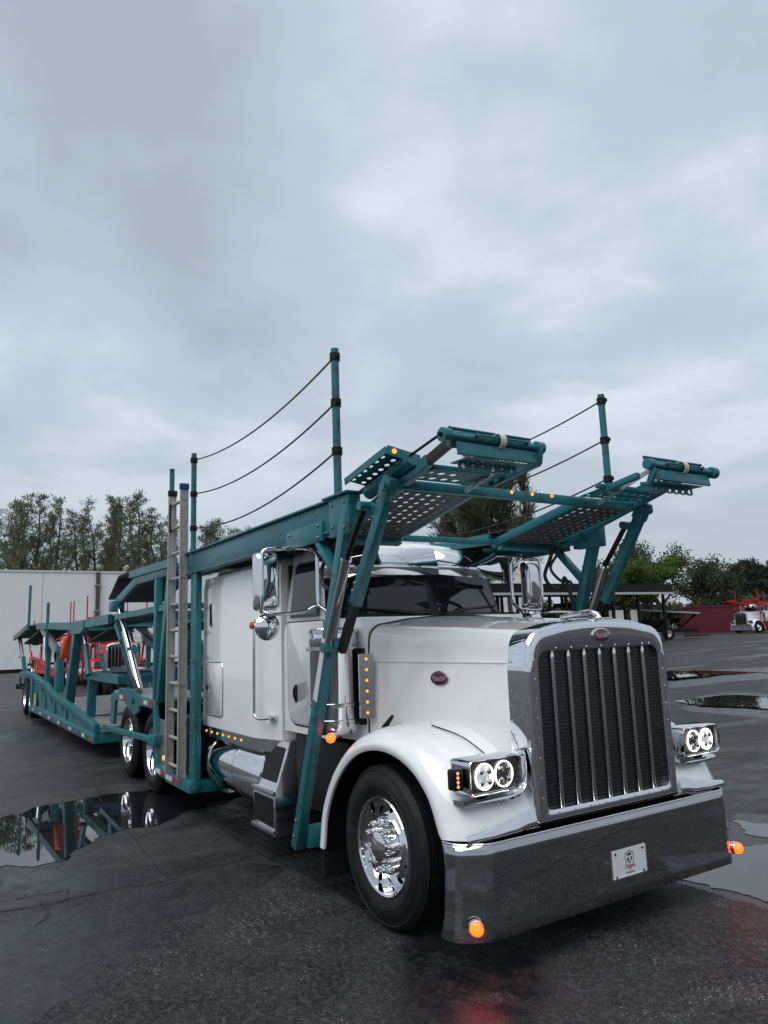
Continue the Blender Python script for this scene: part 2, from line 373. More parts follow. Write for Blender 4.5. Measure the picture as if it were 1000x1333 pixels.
mp = N(t, 'ShaderNodeMapping'); L_(t, P_, mp.inputs[0]); mp.inputs['Scale'].default_value = (1.0, .28, 1)
nb = NZ(.55, 6, .6); nm = NZ(3.2, 6, .62); nf = NZ(24, 4, .6); ns = NZ(.8, 5, .6, .6, mp.outputs[0])
wet = SS(A(A(aw.outputs['Fac'], X(A(nm, -.5), .9)), X(A(nf, -.5), .55)), .42, .60)
damp = X(SS(ns, .48, .66), .75)
wet2 = MATH(t, 'MAXIMUM', wet, damp)
sp = N(t, 'ShaderNodeSeparateXYZ'); L_(t, P_, sp.inputs[0])
conc = X(SS(A(sp.outputs[0], X(nm, .05)), -2.82, -2.88), SS(sp.outputs[1], 6.0, 5.0))
# asphalt: bitumen plus pale stones
asp = MIXC(SS(nm, .3, .7), (.006, .006, .007), (.024, .024, .0255))
asp = MIXC(X(SS(nb, .48, .7), .6), asp, (.034, .033, .032))
asp = MIXC(X(SS(nf, .46, .66), .75), asp, (.054, .053, .052))
asp = MIXC(X(SS(NZ(62, 3, .75), .50, .66), .55), asp, (.080, .078, .075))
vo = N(t, 'ShaderNodeTexVoronoi', i_Scale=58., i_Randomness=1.); L_(t, P_, vo.inputs['Vector'])
vs_ = N(t, 'ShaderNodeSeparateColor'); L_(t, vo.outputs['Color'], vs_.inputs[0])
patch = SS(NZ(1.7, 5, .65), .50, .72)
chip = X(SS(vo.outputs['Distance'], .36, .22), SS(A(vs_.outputs[0], X(patch, .62)), .985, 1.03))
vo2 = N(t, 'ShaderNodeTexVoronoi', i_Scale=150., i_Randomness=1.); L_(t, P_, vo2.inputs['Vector'])
vs2 = N(t, 'ShaderNodeSeparateColor'); L_(t, vo2.outputs['Color'], vs2.inputs[0])
chip2 = X(SS(vo2.outputs['Distance'], .5, .3), SS(A(vs2.outputs[1], X(patch, .35)), .78, .92))
asp = MIXC(X(chip2, .6), asp, (.16, .155, .15))
asp = MIXC(X(chip, .8), asp, (.30, .285, .26))
asp = MIXC(X(X(SS(NZ(5.5, 6, .7), .60, .68), patch), .75), asp, (.17, .16, .145))
con = MIXC(SS(nm, .3, .7), (.022, .022, .023), (.052, .051, .050)); con = MIXC(X(SS(ns, .35, .6), .7), con, (.016, .016, .018)); con = MIXC(X(SS(nf, .48, .66), .5), con, (.075, .073, .07)); con = MIXC(X(SS(NZ(80, 3, .75), .52, .64), .45), con, (.085, .083, .08))
colr = MIXC(conc, asp, con)
colr = MIXC(wet2, colr, MIXC(MATH(t, 'ADD', X(SS(NZ(7, 6, .7), .42, .62), .38), .45), colr, (.003, .003, .0045)))
L_(t, colr, b.inputs['Base Color'])
rdry = MIXF(conc, A(.52, X(nf, .18)), A(.34, X(nm, .2))); rwet = A(A(.06, X(nf, .30)), X(SS(nm, .42, .66), .30))
L_(t, MIXF(wet2, rdry, rwet), b.inputs['Roughness'])
L_(t, MIXF(wet, MIXF(damp, .16, .34), .5), b.inputs['Specular IOR Level'])
hh = A(A(X(nf, .5), X(NZ(130, 3, .6), .6)), A(X(chip, .5), X(nm, 1.2)))
bp = N(t, 'ShaderNodeBump', i_Distance=.006); L_(t, hh, bp.inputs['Height'])
L_(t, MIXF(conc, MIXF(wet2, 1.0, .8), MIXF(wet2, .45, .35)), bp.inputs['Strength']); L_(t, bp.outputs[0], b.inputs['Normal'])
gm.materials.append(m)
ground = bpy.data.objects.new('ground', gm); COL.objects.link(ground); ground['kind'] = 'structure'; ORG['ground'] = V((0, 0, 0))
ground['label'] = 'wet dark asphalt and concrete yard'
# puddles: rain water lying in the dips
M['water'] = pmat('rain_water', (.010, .011, .013), .012, bump=.06, bscale=2.5, bdist=.004); M['water'].node_tree.nodes['Principled BSDF'].inputs['IOR'].default_value = 1.48
def fr(p, s): return noise.fractal(V((p[0] * s, p[1] * s, 3.1)), .9, 2.1, 5)
for k, po in PUD.items():
    out = []; n = len(po); near = k in 'abc'
    for i in range(n):
        a, c = V(po[i]), V(po[(i + 1) % n]); m_ = max(2, min(60, int((c - a).length / (.03 if near else .12)))); nr = V((-(c - a).y, (c - a).x)).normalized()
        for j in range(m_):
            q = a.lerp(c, j / m_); am = (.09 if near else .25)
            q = q + nr * fr(q, 2.2 if near else .6) * am + nr * fr(q, 9) * am * .4; out.append(q)
    zc = min(gz(q.y) for q in out) + .004 if k not in 'de' else sum(gz(q.y) for q in out) / len(out) + .012
    mb = MB(); mb.add([(q.x, q.y, zc) for q in out], [tuple(range(len(out)))])
    o = mb.build('puddle', 'water', None, smooth=0, kind='structure'); o['label'] = 'shallow rain puddle on the yard'
# cracks and slab joints
M['crack'] = pmat('crack_gap', (.006, .006, .007), .6)
def crack(px, wd, jit, seed, name='crack', world=None):
    pts = world or [gpx(*p) for p in px]; L = []
    for a, c in zip(pts[:-1], pts[1:]):
        n = max(2, int((c - a).length / .05))
        for i in range(n): L.append(a.lerp(c, i / n))
    L.append(pts[-1]); vs, fs = [], []
    for i, q in enumerate(L):
        d = (L[min(i + 1, len(L) - 1)] - L[max(i - 1, 0)]).normalized(); nr = V((-d.y, d.x, 0))
        q = q + nr * jit * noise.fractal(q * 3 + V((seed, 0, 0)), .8, 2.2, 5); ww = wd * (.35 + abs(noise.noise(q * 6 + V((0, seed, 0)))) * 1.9)
        vs += [(*(q - nr * ww).to_2d(), gz(q.y) + .003), (*(q + nr * ww).to_2d(), gz(q.y) + .003)]
        if i: fs.append((2 * i - 2, 2 * i - 1, 2 * i + 1, 2 * i))
    mb = MB(); mb.add(vs, fs); return mb.build(name, 'crack', ground, smooth=0)
crack([(-60, 1197), (0, 1187), (110, 1166), (215, 1145), (330, 1116), (440, 1092)], .010, .05, 1, 'slab_joint')
crack([(92, 981), (113, 1007), (130, 1030), (170, 1086), (215, 1142)], .007, .015, 2, 'slab_joint')
crack([(-40, 1050), (60, 1030), (150, 1018)], .006, .02, 5, 'slab_joint')
crack([(55, 1172), (62, 1186), (44, 1206)], .012, .04, 3)
crack([(20, 1170), (90, 1158), (85, 1172), (60, 1178)], .008, .05, 4)
crack([(880, 1000), (930, 988), (1000, 977), (1080, 966)], .010, .10, 6)
crack([(890, 945), (1000, 938), (1100, 930)], .012, .15, 9)
crack(None, .010, .06, 21, world=[V((.07 - gpx(*p).x, gpx(*p).y, 0)) for p in ((590, 1172), (625, 1160), (660, 1150), (700, 1138), (730, 1118), (760, 1105), (830, 1068), (905, 1046))])
crack(None, .006, .06, 22, world=[V((.07 - gpx(*p).x, gpx(*p).y, 0)) for p in ((585, 1150), (604, 1134), (622, 1118))])
# trench drain
dr = root('drain_grate', 'black slotted trench drain grate let into the wet concrete beside the truck', 'drain grate', (-3.0, -.92, 0))
MB().box((-4.35, -1.10, -.05), (-1.3, -.74, .0045)).build('trench', pmat('trench_dark', (.006, .006, .007), .5), dr)
M['iron'] = pmat('cast_iron', (.022, .022, .024), .42, .4, var=.3, vscale=12)
for x0 in (-4.33, -3.33, -2.33):
    for k in range(5):
        y = -1.075 + k * .078
        MB().beam((x0, y, .008), (x0 + .97, y, .008), .030, .010).build('bar', 'iron', dr, smooth=0)
    for xx in (x0, x0 + .485, x0 + .97):
        MB().beam((xx, -1.10, .0075), (xx, -.74, .0075), .035, .009).build('cross_bar', 'iron', dr, smooth=0)
# ------------------------------------------------------------------ the tractor
truck = root('car_hauler_truck', 'white long-nose tractor with chrome grille and teal car-hauling headrack over its cab', 'truck', (-4, 0, 0))
T = truck
def radial(poly, c, angs):
    out = []; n = len(poly)
    for a in angs:
        dx, dy = math.cos(a), math.sin(a); best = None
        for i in range(n):
            ax, ay = poly[i][0] - c[0], poly[i][1] - c[1]; bx, by = poly[(i + 1) % n][0] - c[0], poly[(i + 1) % n][1] - c[1]
            ex, ey = bx - ax, by - ay; den = dx * ey - dy * ex
            if abs(den) < 1e-9: continue
            tt = (ax * ey - ay * ex) / den; uu = (ax * dy - ay * dx) / den
            if tt > 0 and -1e-6 <= uu <= 1 + 1e-6 and (best is None or tt > best): best = tt
        out.append((c[0] + dx * best, c[1] + dy * best))
    return out
def half(wd, zt, zb, r=.135, ins=0.):
    wd -= ins; zt -= ins; P = [(wd, zb), (wd, zb + .3), (wd - .002, 1.635), (wd - .012, 1.66)]
    for k in range(9):
        a = k * PI / 16; P.append((wd - .02 - r + r * math.cos(a), zt - .055 - r + r * math.sin(a)))
    return P + [((wd - .02 - r) * .66, zt - .02), ((wd - .02 - r) * .33, zt - .005), (0, zt)]
def full(h): return h + [(-y, z) for y, z in h[-2::-1]]
def hoodsec(x):
    q = (-x - .16) / 1.42; return full(half(.655 + .195 * q, 1.905 + .078 * q, .80 + .28 * q))
# hood shell
rg = []
for i in range(15):
    x = -.165 - i / 14 * 1.397; rg.append([(x, y, z) for y, z in hoodsec(x)])
hood = MB().loft(rg, cap=False, closed=False).build('hood', 'white', T, smooth=50)
# rolled seam where the hood meets the cowl, and side crease beading
MB().tube([(-1.566, y, z) for y, z in [(a * 1.0, b_) for a, b_ in hoodsec(-1.566)]], .010, 6).build('hood_seal', 'plastic', hood)
for s in (-1, 1):
    MB().tube([(x, s * (.655 + .195 * (-x - .16) / 1.42 + .001), 1.648) for x in (-.19, -.7, -1.1, -1.555)], .0035, 5).build('hood_bead', 'white', hood)
# radiator shell
c0 = (0, 1.25); angs = [2 * PI * k / 144 for k in range(144)]
outl = full(half(.657, 1.905, .70)); outl[0] = (.657, .70)
def ring(ins, x):
    pl = full(half(.659, 1.908, .70, .135, ins)); pl = [(y, max(z, .70 + ins)) for y, z in pl]
    aa = sorted(set(angs) | {math.atan2(.70 + ins - 1.25, .659 - ins) % (2 * PI), math.atan2(.70 + ins - 1.25, -.659 + ins) % (2 * PI)})
    return aa, [(x, y, z) for y, z in radial(pl, c0, aa)]
aa, r0 = ring(0, -.185)
base = [ring(i, x)[1] for i, x in ((0, -.185), (0, -.045), (.004, -.025), (.013, -.009), (.030, -.001), (.040, 0))]
opn = rrect(-.572, .572, .775, 1.722, (.035, .035, .075, .075), 6)
op = radial(opn, c0, aa); op2 = radial(rrect(-.564, .564, .783, 1.714, (.03, .03, .07, .07), 6), c0, aa)
base += [[(-.0005, y, z) for y, z in op], [(-.006, y, z) for y, z in op2], [(-.05, y, z) for y, z in op2]]
nmin = min(len(q) for q in base); base = [q[:nmin] for q in base]
shell = MB().loft(base, cap=False).build('radiator_shell', 'chrome', T, smooth=40)
MB().box((-.30, -.6, .74), (-.09, .6, 1.76)).build('radiator_core', 'black', T, smooth=0)
cw, ch = 1.17 / 50, .96 / 45
gfn = lambda u, v: (-.036, -.585 + u * cw, .77 + v * ch)
MB().perf(50, 45, gfn, .40, .40, 6, True).build('grille_mesh', pmat('grille_mesh_metal', (.15, .15, .155), .35, .9), T, smooth=0, solid=.003)
for k in range(7):
    y = -.426 + k * .142; pr = []
    for z, r in ((.762, .006), (.775, .0145), (1.67, .0145), (1.683, .0145), (1.718, .004)):
        pr.append([(-.02 + .55 * r * max(0, math.sin(a)), y + r * math.cos(a), z) for a in [2 * PI * q / 12 for q in range(12)]])
    MB().loft(pr).build('grille_bar', 'steel', T, smooth=50)
mb = MB()
def dome(mb, p, ax, r, h=.5, seg=8): mb.lathe([(r, 0), (r * .8, r * h * .7), (0.0001, r * h)], p, ax, seg)
for k in range(8):
    y = -.408 + k * .136 - .068
    if abs(y) < .55: dome(mb, (.0, y + .068 if k < 7 else y, 1.728), (1, 0, 0), .006); dome(mb, (0, y, .765), (1, 0, 0), .006)
for k in range(8):
    for s in (-1, 1): dome(mb, (.0, s * .600, .86 + k * .115), (1, 0, 0), .005)
for k in range(9):
    for s in (-1, 1): dome(mb, (-.158, s * .660, .95 + k * .088), (0, s, 0), .006)
mb.build('rivets', 'chrome', shell, kind='stuff')
def emblem(name, par, fn, wd, ht):
    P = [(wd * math.cos(2 * PI * k / 32), ht * math.sin(2 * PI * k / 32)) for k in range(32)]
    e = MB().loft([[fn(u * q, v * q, d) for u, v in P] for q, d in ((1.10, 0), (1.10, .008), (1.0, .010))]).build(name, 'chrome', par, smooth=40)
    MB().loft([[fn(u * q, v * q, d) for u, v in P] for q, d in ((1.0, .008), (.97, .0125), (.5, .014))]).build('enamel', 'emblem', e, smooth=60)
    text_mb('Peterbilt', ht * .92, lambda u, v, d: fn(u, v + ht * .06, .0145 + d), .35, 1.0 * wd / (ht * 1.95)).build('lettering', 'letter', e, smooth=0)
    MB().add([fn(-wd * .62, -ht * .40, .0148), fn(wd * .62, -ht * .28, .0148), fn(wd * .62, -ht * .20, .0148), fn(-wd * .62, -ht * .32, .0148)], [(0, 1, 2, 3)]).build('swash', 'letter', e, smooth=0)
emblem('grille_emblem', T, lambda u, v, d: (d - .0005, u, 1.795 + v), .076, .042)
for s in (-1, 1):
    def efn(u, v, d, s=s):
        x = -.78 + (u if s < 0 else -u); return (x, s * (.655 + .195 * (-x - .16) / 1.42 + d), 1.54 + v)
    emblem('hood_emblem', T, efn, .080, .045)
# hood ornament: a bird with raised swept wings
mb = MB(); mb.tube([(-.34, 0, 1.925), (-.20, 0, 1.94), (-.07, 0, 1.945), (-.015, 0, 1.93), (.015, 0, 1.905)], [.012, .02, .024, .02, .010], 10)
for s in (-1, 1):
    mb.loft([[(x + .03, s * .005, 1.945), (x - .05, s * .005, 1.955), (x - .05, s * .005, 1.945)] for x in (-.05,)] + [[(-.16, s * .09, 1.955), (-.30, s * .10, 1.968), (-.30, s * .10, 1.958)], [(-.36, s * .12, 1.955), (-.44, s * .125, 1.96), (-.44, s * .125, 1.954)]])
mb.build('hood_ornament', 'chrome', T, smooth=60)
MB().box((-.16, -.19, 1.90), (-.05, .19, 1.911)).build('hood_top_trim', 'chrome', hood, bevel=.004)
# bumper (deep mirror-finish plate with swept ends)
def bumper_prof(z):
    q = (z - .20) / .49; e_ = .035 * (1 - (2 * q - 1) ** 2)
    hw = 1.19 - .035 * q
    return [(.035, 0), (.035, hw - .12), (.026, hw - .085), (-.045, hw + .025), (-.075, hw + .05), (-.14, hw + .066), (-.17 + e_, hw + .070)]
rg = []
for k in range(9):
    z = .20 + .49 * k / 8; h = bumper_prof(z); rg.append([(x, -y, z) for x, y in h[::-1]] + [(x, y, z) for x, y in h[1:]])
bum = MB().loft(rg, cap=False, closed=False).build('bumper', 'bumper', T, smooth=12, solid=.008)
h = bumper_prof(.69); MB().tube([(x, -y, .69) for x, y in h[::-1]] + [(x, y, .69) for x, y in h[1:]], .006, 6).build('bumper_rolled_edge', 'chrome', bum)
MB().box((-.25, -.9, .45), (-.02, .9, .66)).build('bumper_mount', 'black', T, smooth=0)
for s in (-1, 1):
    p = V((.012, s * 1.165, .285)); ax = V((.95, s * .38, 0)).normalized()
    lm = MB().lathe([(.040, -.012), (.042, .012), (.037, .014)], p, ax, 20).build('corner_marker', 'chrome', T)
    MB().lathe([(.036, .010), (.036, .028), (.030, .047), (.016, .057), (.0001, .060)], p, ax, 20).build('lens', 'amberlens', lm)
# licence plate
pl = MB(); pl.prism(rrect(-.105, .205, .318, .485, .008, 3), YZ, .041, .045)
pl = pl.build('licence_plate', 'plate', T, smooth=0)
MB().prism(rrect(-.105, .205, .316, .326, .003, 2), YZ, .045, .050).build('plate_frame', 'chrome', pl, smooth=0)
MB().prism(rrect(.196, .207, .316, .487, .003, 2), YZ, .045, .050).build('plate_frame', 'chrome', pl, smooth=0)
fp = lambda u, v, d: (.0462 + max(d, 0), .045 + u, .40 + v)
text_mb('CHIMA', .030, lambda u, v, d: fp(u, v - .022, d), .1, 1.05).build('lettering', 'ink_r', pl, smooth=0)
text_mb('TRANSPORT', .0145, lambda u, v, d: fp(u, v - .056, d), 0, 1.0).build('lettering', 'ink_r', pl, smooth=0)
shd = [(-.036, .058), (0, .070), (.036, .058), (.040, .030), (.034, -.004), (.0, -.046), (-.034, -.004), (-.040, .030)]
A_, B_ = [fp(u, v, .0003) for u, v in shd], [fp(u * .90, .012 + (v - .012) * .93, .0003) for u, v in shd]
MB().ringface(A_, B_).build('crest', 'ink_k', pl, smooth=0)
mb = MB()
for q in ([(-.02, .052), (.006, .058), (.02, .05), (.014, .040), (-.004, .042), (-.022, .040)], [(.012, .036), (.025, .03), (.022, .012), (.010, .004), (.013, .02)], [(-.022, .026), (-.006, .03), (-.002, .018), (-.014, .006), (-.022, .012)], [(-.016, .000), (.004, -.004), (.010, .002), (-.004, .006)]):
    mb.add([fp(u, v, .0003) for u, v in q], [tuple(range(len(q)))])
mb.build('crest_figure', 'ink_k', pl, smooth=0)
for u, v in ((-.125, .066), (.125, .066), (-.125, -.066), (.125, -.066)):
    MB().lathe([(.007, 0), (.007, .004), (.004, .006)], fp(u, v, 0), (1, 0, 0), 8).build('screw', 'black', pl)
# fenders
lip = [(-1.665, .33), (-1.60, .60), (-1.42, .86), (-1.15, 1.045), (-.83, 1.105), (-.54, 1.05), (-.33, .90), (-.215, .68)]
path = spline([(a, b_, 0) for a, b_ in lip], 40)
def norm2(i):
    d = (path[min(i + 1, 40)] - path[max(i - 1, 0)]).normalized(); return V((-d.y, d.x, 0))
for s in (-1, 1):
    rg, wl = [], []
    for i, p in enumerate(path):
        n = norm2(i); q = i / 40; k = 1.0 if q < .6 else 1 + .35 * (q - .6) / .4
        cs = [(1.185, .0), (1.205, .0), (1.214, .018), (1.214, .045), (1.203, .062), (1.185, .085), (1.14, .116), (1.07, .136), (.95, .147), (.80, .15), (.62, .15)]
        rg.append([(p.x + n.x * o_ * k, s * y, max(p.y + n.y * o_ * k, .30 if q < .5 else .695)) for y, o_ in cs])
        wl.append([(p.x - n.x * .006, s * y, p.y - n.y * .006) for y in (1.19, .9, .58)])
    rg.append([(x + .006, y, .70 if abs(y) < 1.19 else min(z, .70)) for x, y, z in rg[-1]])
    fe = MB().loft(rg, cap=False, closed=False).build('fender', 'white', T, smooth=60)
    MB().loft(wl, cap=False, closed=False).build('wheel_well', 'black', fe, smooth=60)
    # chrome trim along the nose of the fender
    MB().loft([[(-.03 + dx - .02 * (y > 1.1), s * y, z + dz) for dx, dz in ((-.03, 0), (.034, .002), (.040, .012), (.036, .034), (.020, .045 + (1.16 - y) * .12))] for y, z in ((1.17, .690), (1.0, .692), (.82, .698), (.74, .712), (.665, .716))], closed=False, cap=False).build('fender_trim', 'chrome', fe, smooth=60)
    MB().tube(spline([(-.68, s * .90, 1.252), (-.42, s * .86, 1.20), (-.24, s * .80, 1.09), (-.14, s * .74, .98)], 14), .0045, 5).build('fender_seam', 'plastic', fe)
    MB().box((-1.69, min(s * 1.20, s * .72), .12), (-1.672, max(s * 1.20, s * .72), .62)).build('mud_flap', 'rubber', T, smooth=0)
# headlights
M['refl'] = pmat('lamp_reflector', (.12, .125, .13), .2, .9, bump=.6, bscale=60, bdist=.01)
for s in (-1, 1):
    yc = s * .947
    f2 = lambda u, v, d: (d, yc + s * u, 1.035 + v)          # u outward
    hl = MB().loft([[f2(u * q, v * q, d) for u, v in rrect(-.197, .197, -.097, .097, .03, 4)] for q, d in ((.55, -.30), (.86, -.23), (1, -.16), (1, -.004), (.97, .002), (.93, -.004), (.92, -.03))], cap=True).build('headlight', 'chrome', T, smooth=40)
    MB().prism(rrect(-.182, .182, -.083, .083, .025, 4), lambda u, v, d: f2(u, v, d), -.029, -.022).build('reflector', 'refl', hl)
    for j, du in enumerate((-.068, .075)):
        rr = lambda sc, d: [f2(du + .068 * sc * math.cos(2 * PI * k / 24), .074 * sc * math.sin(2 * PI * k / 24), d) for k in range(24)]
        MB().loft([rr(1.0, -.02), rr(1.0, -.012), rr(.91, -.012), rr(.91, -.02)], cap=False).build('halo', 'halo', hl, smooth=40)
        bright = (j == 1)
        MB().loft([rr(.86, -.0215), rr(.7, -.040 + .02), rr(.45, -.012), rr(.05, -.008)], cap=True).build('projector', 'led' if bright else 'lens', hl, smooth=60)
        for a, b_ in ((-.028, .03), (.028, .03), (-.028, -.03), (.028, -.03)):
            MB().lathe([(.017, -.012), (.017, -.004), (.010, .001), (.0001, .002)], f2(du + a, b_, 0), (1, 0, 0), 10).build('led_cup', 'chrome', hl)
    ts = MB().loft([[f2(u, v, d) for u, v in rrect(.205, .275, -.060, .055, .012, 3)] for d in (-.10, -.045)]).build('turn_signal', 'plastic', hl, bevel=.004)
    MB().prism(rrect(.190, .212, -.05, .05, .004, 2), f2, -.14, -.06).build('turn_signal_mount', 'plastic', hl)
    for k in range(4):
        MB().lathe([(.010, 0), (.008, .004), (.0001, .006)], f2(.243, -.038 + k * .024, -.045), (1, 0, 0), 8).build('turn_led', 'amberlow', hl)
    br = spline([(-.10, yc + s * .205, .895), (-.085, yc, .892), (-.08, yc - s * .16, .90), (-.08, yc - s * .235, .935), (-.09, yc - s * .262, 1.03), (-.11, s * .67, 1.12)], 20)
    MB().loft([[(p.x + dx, p.y, p.z + dz) for dx, dz in ((-.05, -.012), (.045, -.016), (.055, 0), (.045, .016), (-.05, .012))] for p in br]).build('headlight_bracket', 'chrome', T, smooth=50)
    MB().tube([(-.08, yc + s * .05, .90), (-.08, yc + s * .05, .95)], .03, 10).build('bracket_post', 'black', hl)
# wheels (built about their own centre, outer face towards -Y)
def tyre_prof(hw):
    P = [(.292, -hw + .03), (.315, -hw + .012), (.36, -hw - .004), (.375, -hw - .006), (.378, -hw - .002), (.42, -hw - .003), (.424, -hw + .001), (.462, -hw + .012), (.466, -hw + .008), (.472, -hw + .014), (.488, -hw + .03)]
    g_ = []
    for k in range(4):
        c = (-1.5 + k) * (hw * .42); g_ += [(.498, c - .008), (.486, c - .006), (.486, c + .006), (.498, c + .008)]
    return P + g_ + [(r, -a) for r, a in P[::-1]]
def steer_wheel():
    O = (0, 0, 0); ax = (0, -1, 0)
    mb = MB().lathe([(.296, .10), (.306, .118), (.300, .126), (.288, .118), (.280, .06), (.262, .030)], O, ax, 48, cap=False)
    fn = lambda u, v: (math.cos(u * PI / 5) * (.262 - .072 * v), -(.030 + .045 * v), math.sin(u * PI / 5) * (.262 - .072 * v))
    mb.perf(10, 1, fn, .16, .34, 16)
    mb.lathe([(.190, .075), (.178, .088), (.10, .092), (.10, .10)], O, ax, 48, cap=False)
    rim = mb.build('wheel', 'chrome', T, smooth=40, origin=O, weld=True)
    MB().lathe([(a, b_) for a, b_ in tyre_prof(.135)], O, ax, 64, cap=False).build('tyre', 'rubber', rim, smooth=50)
    MB().lathe([(.29, -.12), (.25, -.10), (.2, .02), (.0001, .02)], O, ax, 24, cap=False).build('wheel_inside', 'black', rim)
    MB().lathe([(.098, .08), (.098, .125), (.090, .150), (.06, .165), (.0001, .168)], O, ax, 32).build('hub_cap', 'chrome', rim, smooth=40)
    for k in range(10):
        a = 2 * PI * (k + .5) / 10; p = (.146 * math.cos(a), 0, .146 * math.sin(a))
        MB().lathe([(.024, .088), (.022, .100), (.0165, .104), (.0165, .145), (.012, .158), (.0001, .162)], p, ax, 10).build('lug_nut', 'chrome', rim, smooth=40)
    return rim
def drive_wheel():
    O = (0, 0, 0); ax = (0, -1, 0)
    mb = MB().lathe([(.296, .10), (.306, .118), (.300, .126), (.288, .112), (.276, .02), (.268, -.03)], O, ax, 40, cap=False)
    fn = lambda u, v: (math.cos(u * PI / 5) * (.268 - .078 * v), (.030 + .012 * v), math.sin(u * PI / 5) * (.268 - .078 * v))
    mb.perf(10, 1, fn, .17, .33, 12)
    mb.lathe([(.190, -.042), (.10, -.042)], O, ax, 40, cap=False)
    rim = mb.build('wheel', 'chrome', T, smooth=40, origin=O, weld=True)
    MB().lathe(tyre_prof(.135), O, ax, 48, cap=False).build('tyre', 'rubber', rim, smooth=50)
    MB().lathe(tyre_prof(.135), (0, .34, 0), ax, 48, cap=False).build('tyre', 'rubber', rim, smooth=50)
    MB().lathe([(.29, -.40), (.25, -.20), (.2, -.06), (.0001, -.06)], O, ax, 24, cap=False).build('wheel_inside', 'black', rim)
    MB().lathe([(.105, -.05), (.100, .02), (.085, .06), (.05, .075), (.0001, .078)], O, ax, 28).build('hub_cap', 'chrome', rim, smooth=40)
    for k in range(10):
        a = 2 * PI * (k + .5) / 10; p = (.146 * math.cos(a), 0, .146 * math.sin(a))
        MB().lathe([(.022, -.045), (.017, -.03), (.017, .0), (.0001, .012)], p, ax, 8).build('lug_nut', 'chrome', rim, smooth=40)
    return rim
def put_wheel(proto, first, par, x, s, z=.498, y=1.04):
    o = proto if first else copy_tree(proto, par)
    o.parent = par; po = ORG[par.name]
    o.location = V((x, s * y, z)) - po; o.rotation_euler = (0, 0, 0 if s < 0 else PI)
    return o
SW, DW = steer_wheel(), drive_wheel()
wf = put_wheel(SW, True, T, -.93, -1); wf.rotation_euler = (0, .15, 0)
put_wheel(SW, False, T, -.93, 1)
for i, (x, s) in enumerate(((-6.36, -1), (-7.68, -1), (-6.36, 1), (-7.68, 1))): put_wheel(DW, i == 0, T, x, s, .498, 1.065)
for x in (-.93, -6.36, -7.68): MB().tube([(x, -1.0, .498), (x, 1.0, .498)], .075, 10).build('axle', 'black', T)
for s in (-1, 1): MB().box((-8.7, s * .43 - .05, .72), (-.2, s * .43 + .05, 1.0)).build('frame_rail', 'black', T, smooth=0)
# cab, lower body
P = [(-2.76, 1.0), (-1.97, 1.0), (-1.93, .88), (-1.565, .862)]
pl_ = [(x, -y) for x, y in P] + [(x, y) for x, y in P[::-1]]
lower = MB().loft([[(x, y, z) for x, y in pl_] for z in (1.05, 1.82)] + [[(x - .03 * (x > -1.7), y * .99, 1.93) for x, y in pl_], [(x - .10 * (x > -1.7), y * .965, 1.99) for x, y in pl_]]).build('cab', 'white', T, smooth=40)
lo = [(-2.76, -.985), (-2.06, -.955), (-1.81, 0), (-2.06, .955), (-2.76, .985)]
hi = [(-2.76, -.90), (-2.22, -.87), (-1.97, 0), (-2.22, .87), (-2.76, .90)]
MB().loft([[(x, y, 1.985) for x, y in lo], [(x, y, 2.58) for x, y in hi], [(x - .05 * (x > -2.7), y * .93, 2.645) for x, y in hi], [(x - .2 * (x > -2.7), y * .6, 2.675) for x, y in hi]]).build('cab_upper', 'white', T, bevel=.012)
def bil(A, B, C, D, u, v, off):
    A, B, C, D = map(V, (A, B, C, D)); n = (B - A).cross(D - A).normalized()
    if n.x < 0: n = -n
    return (A.lerp(B, u)).lerp(D.lerp(C, u), v) + n * off
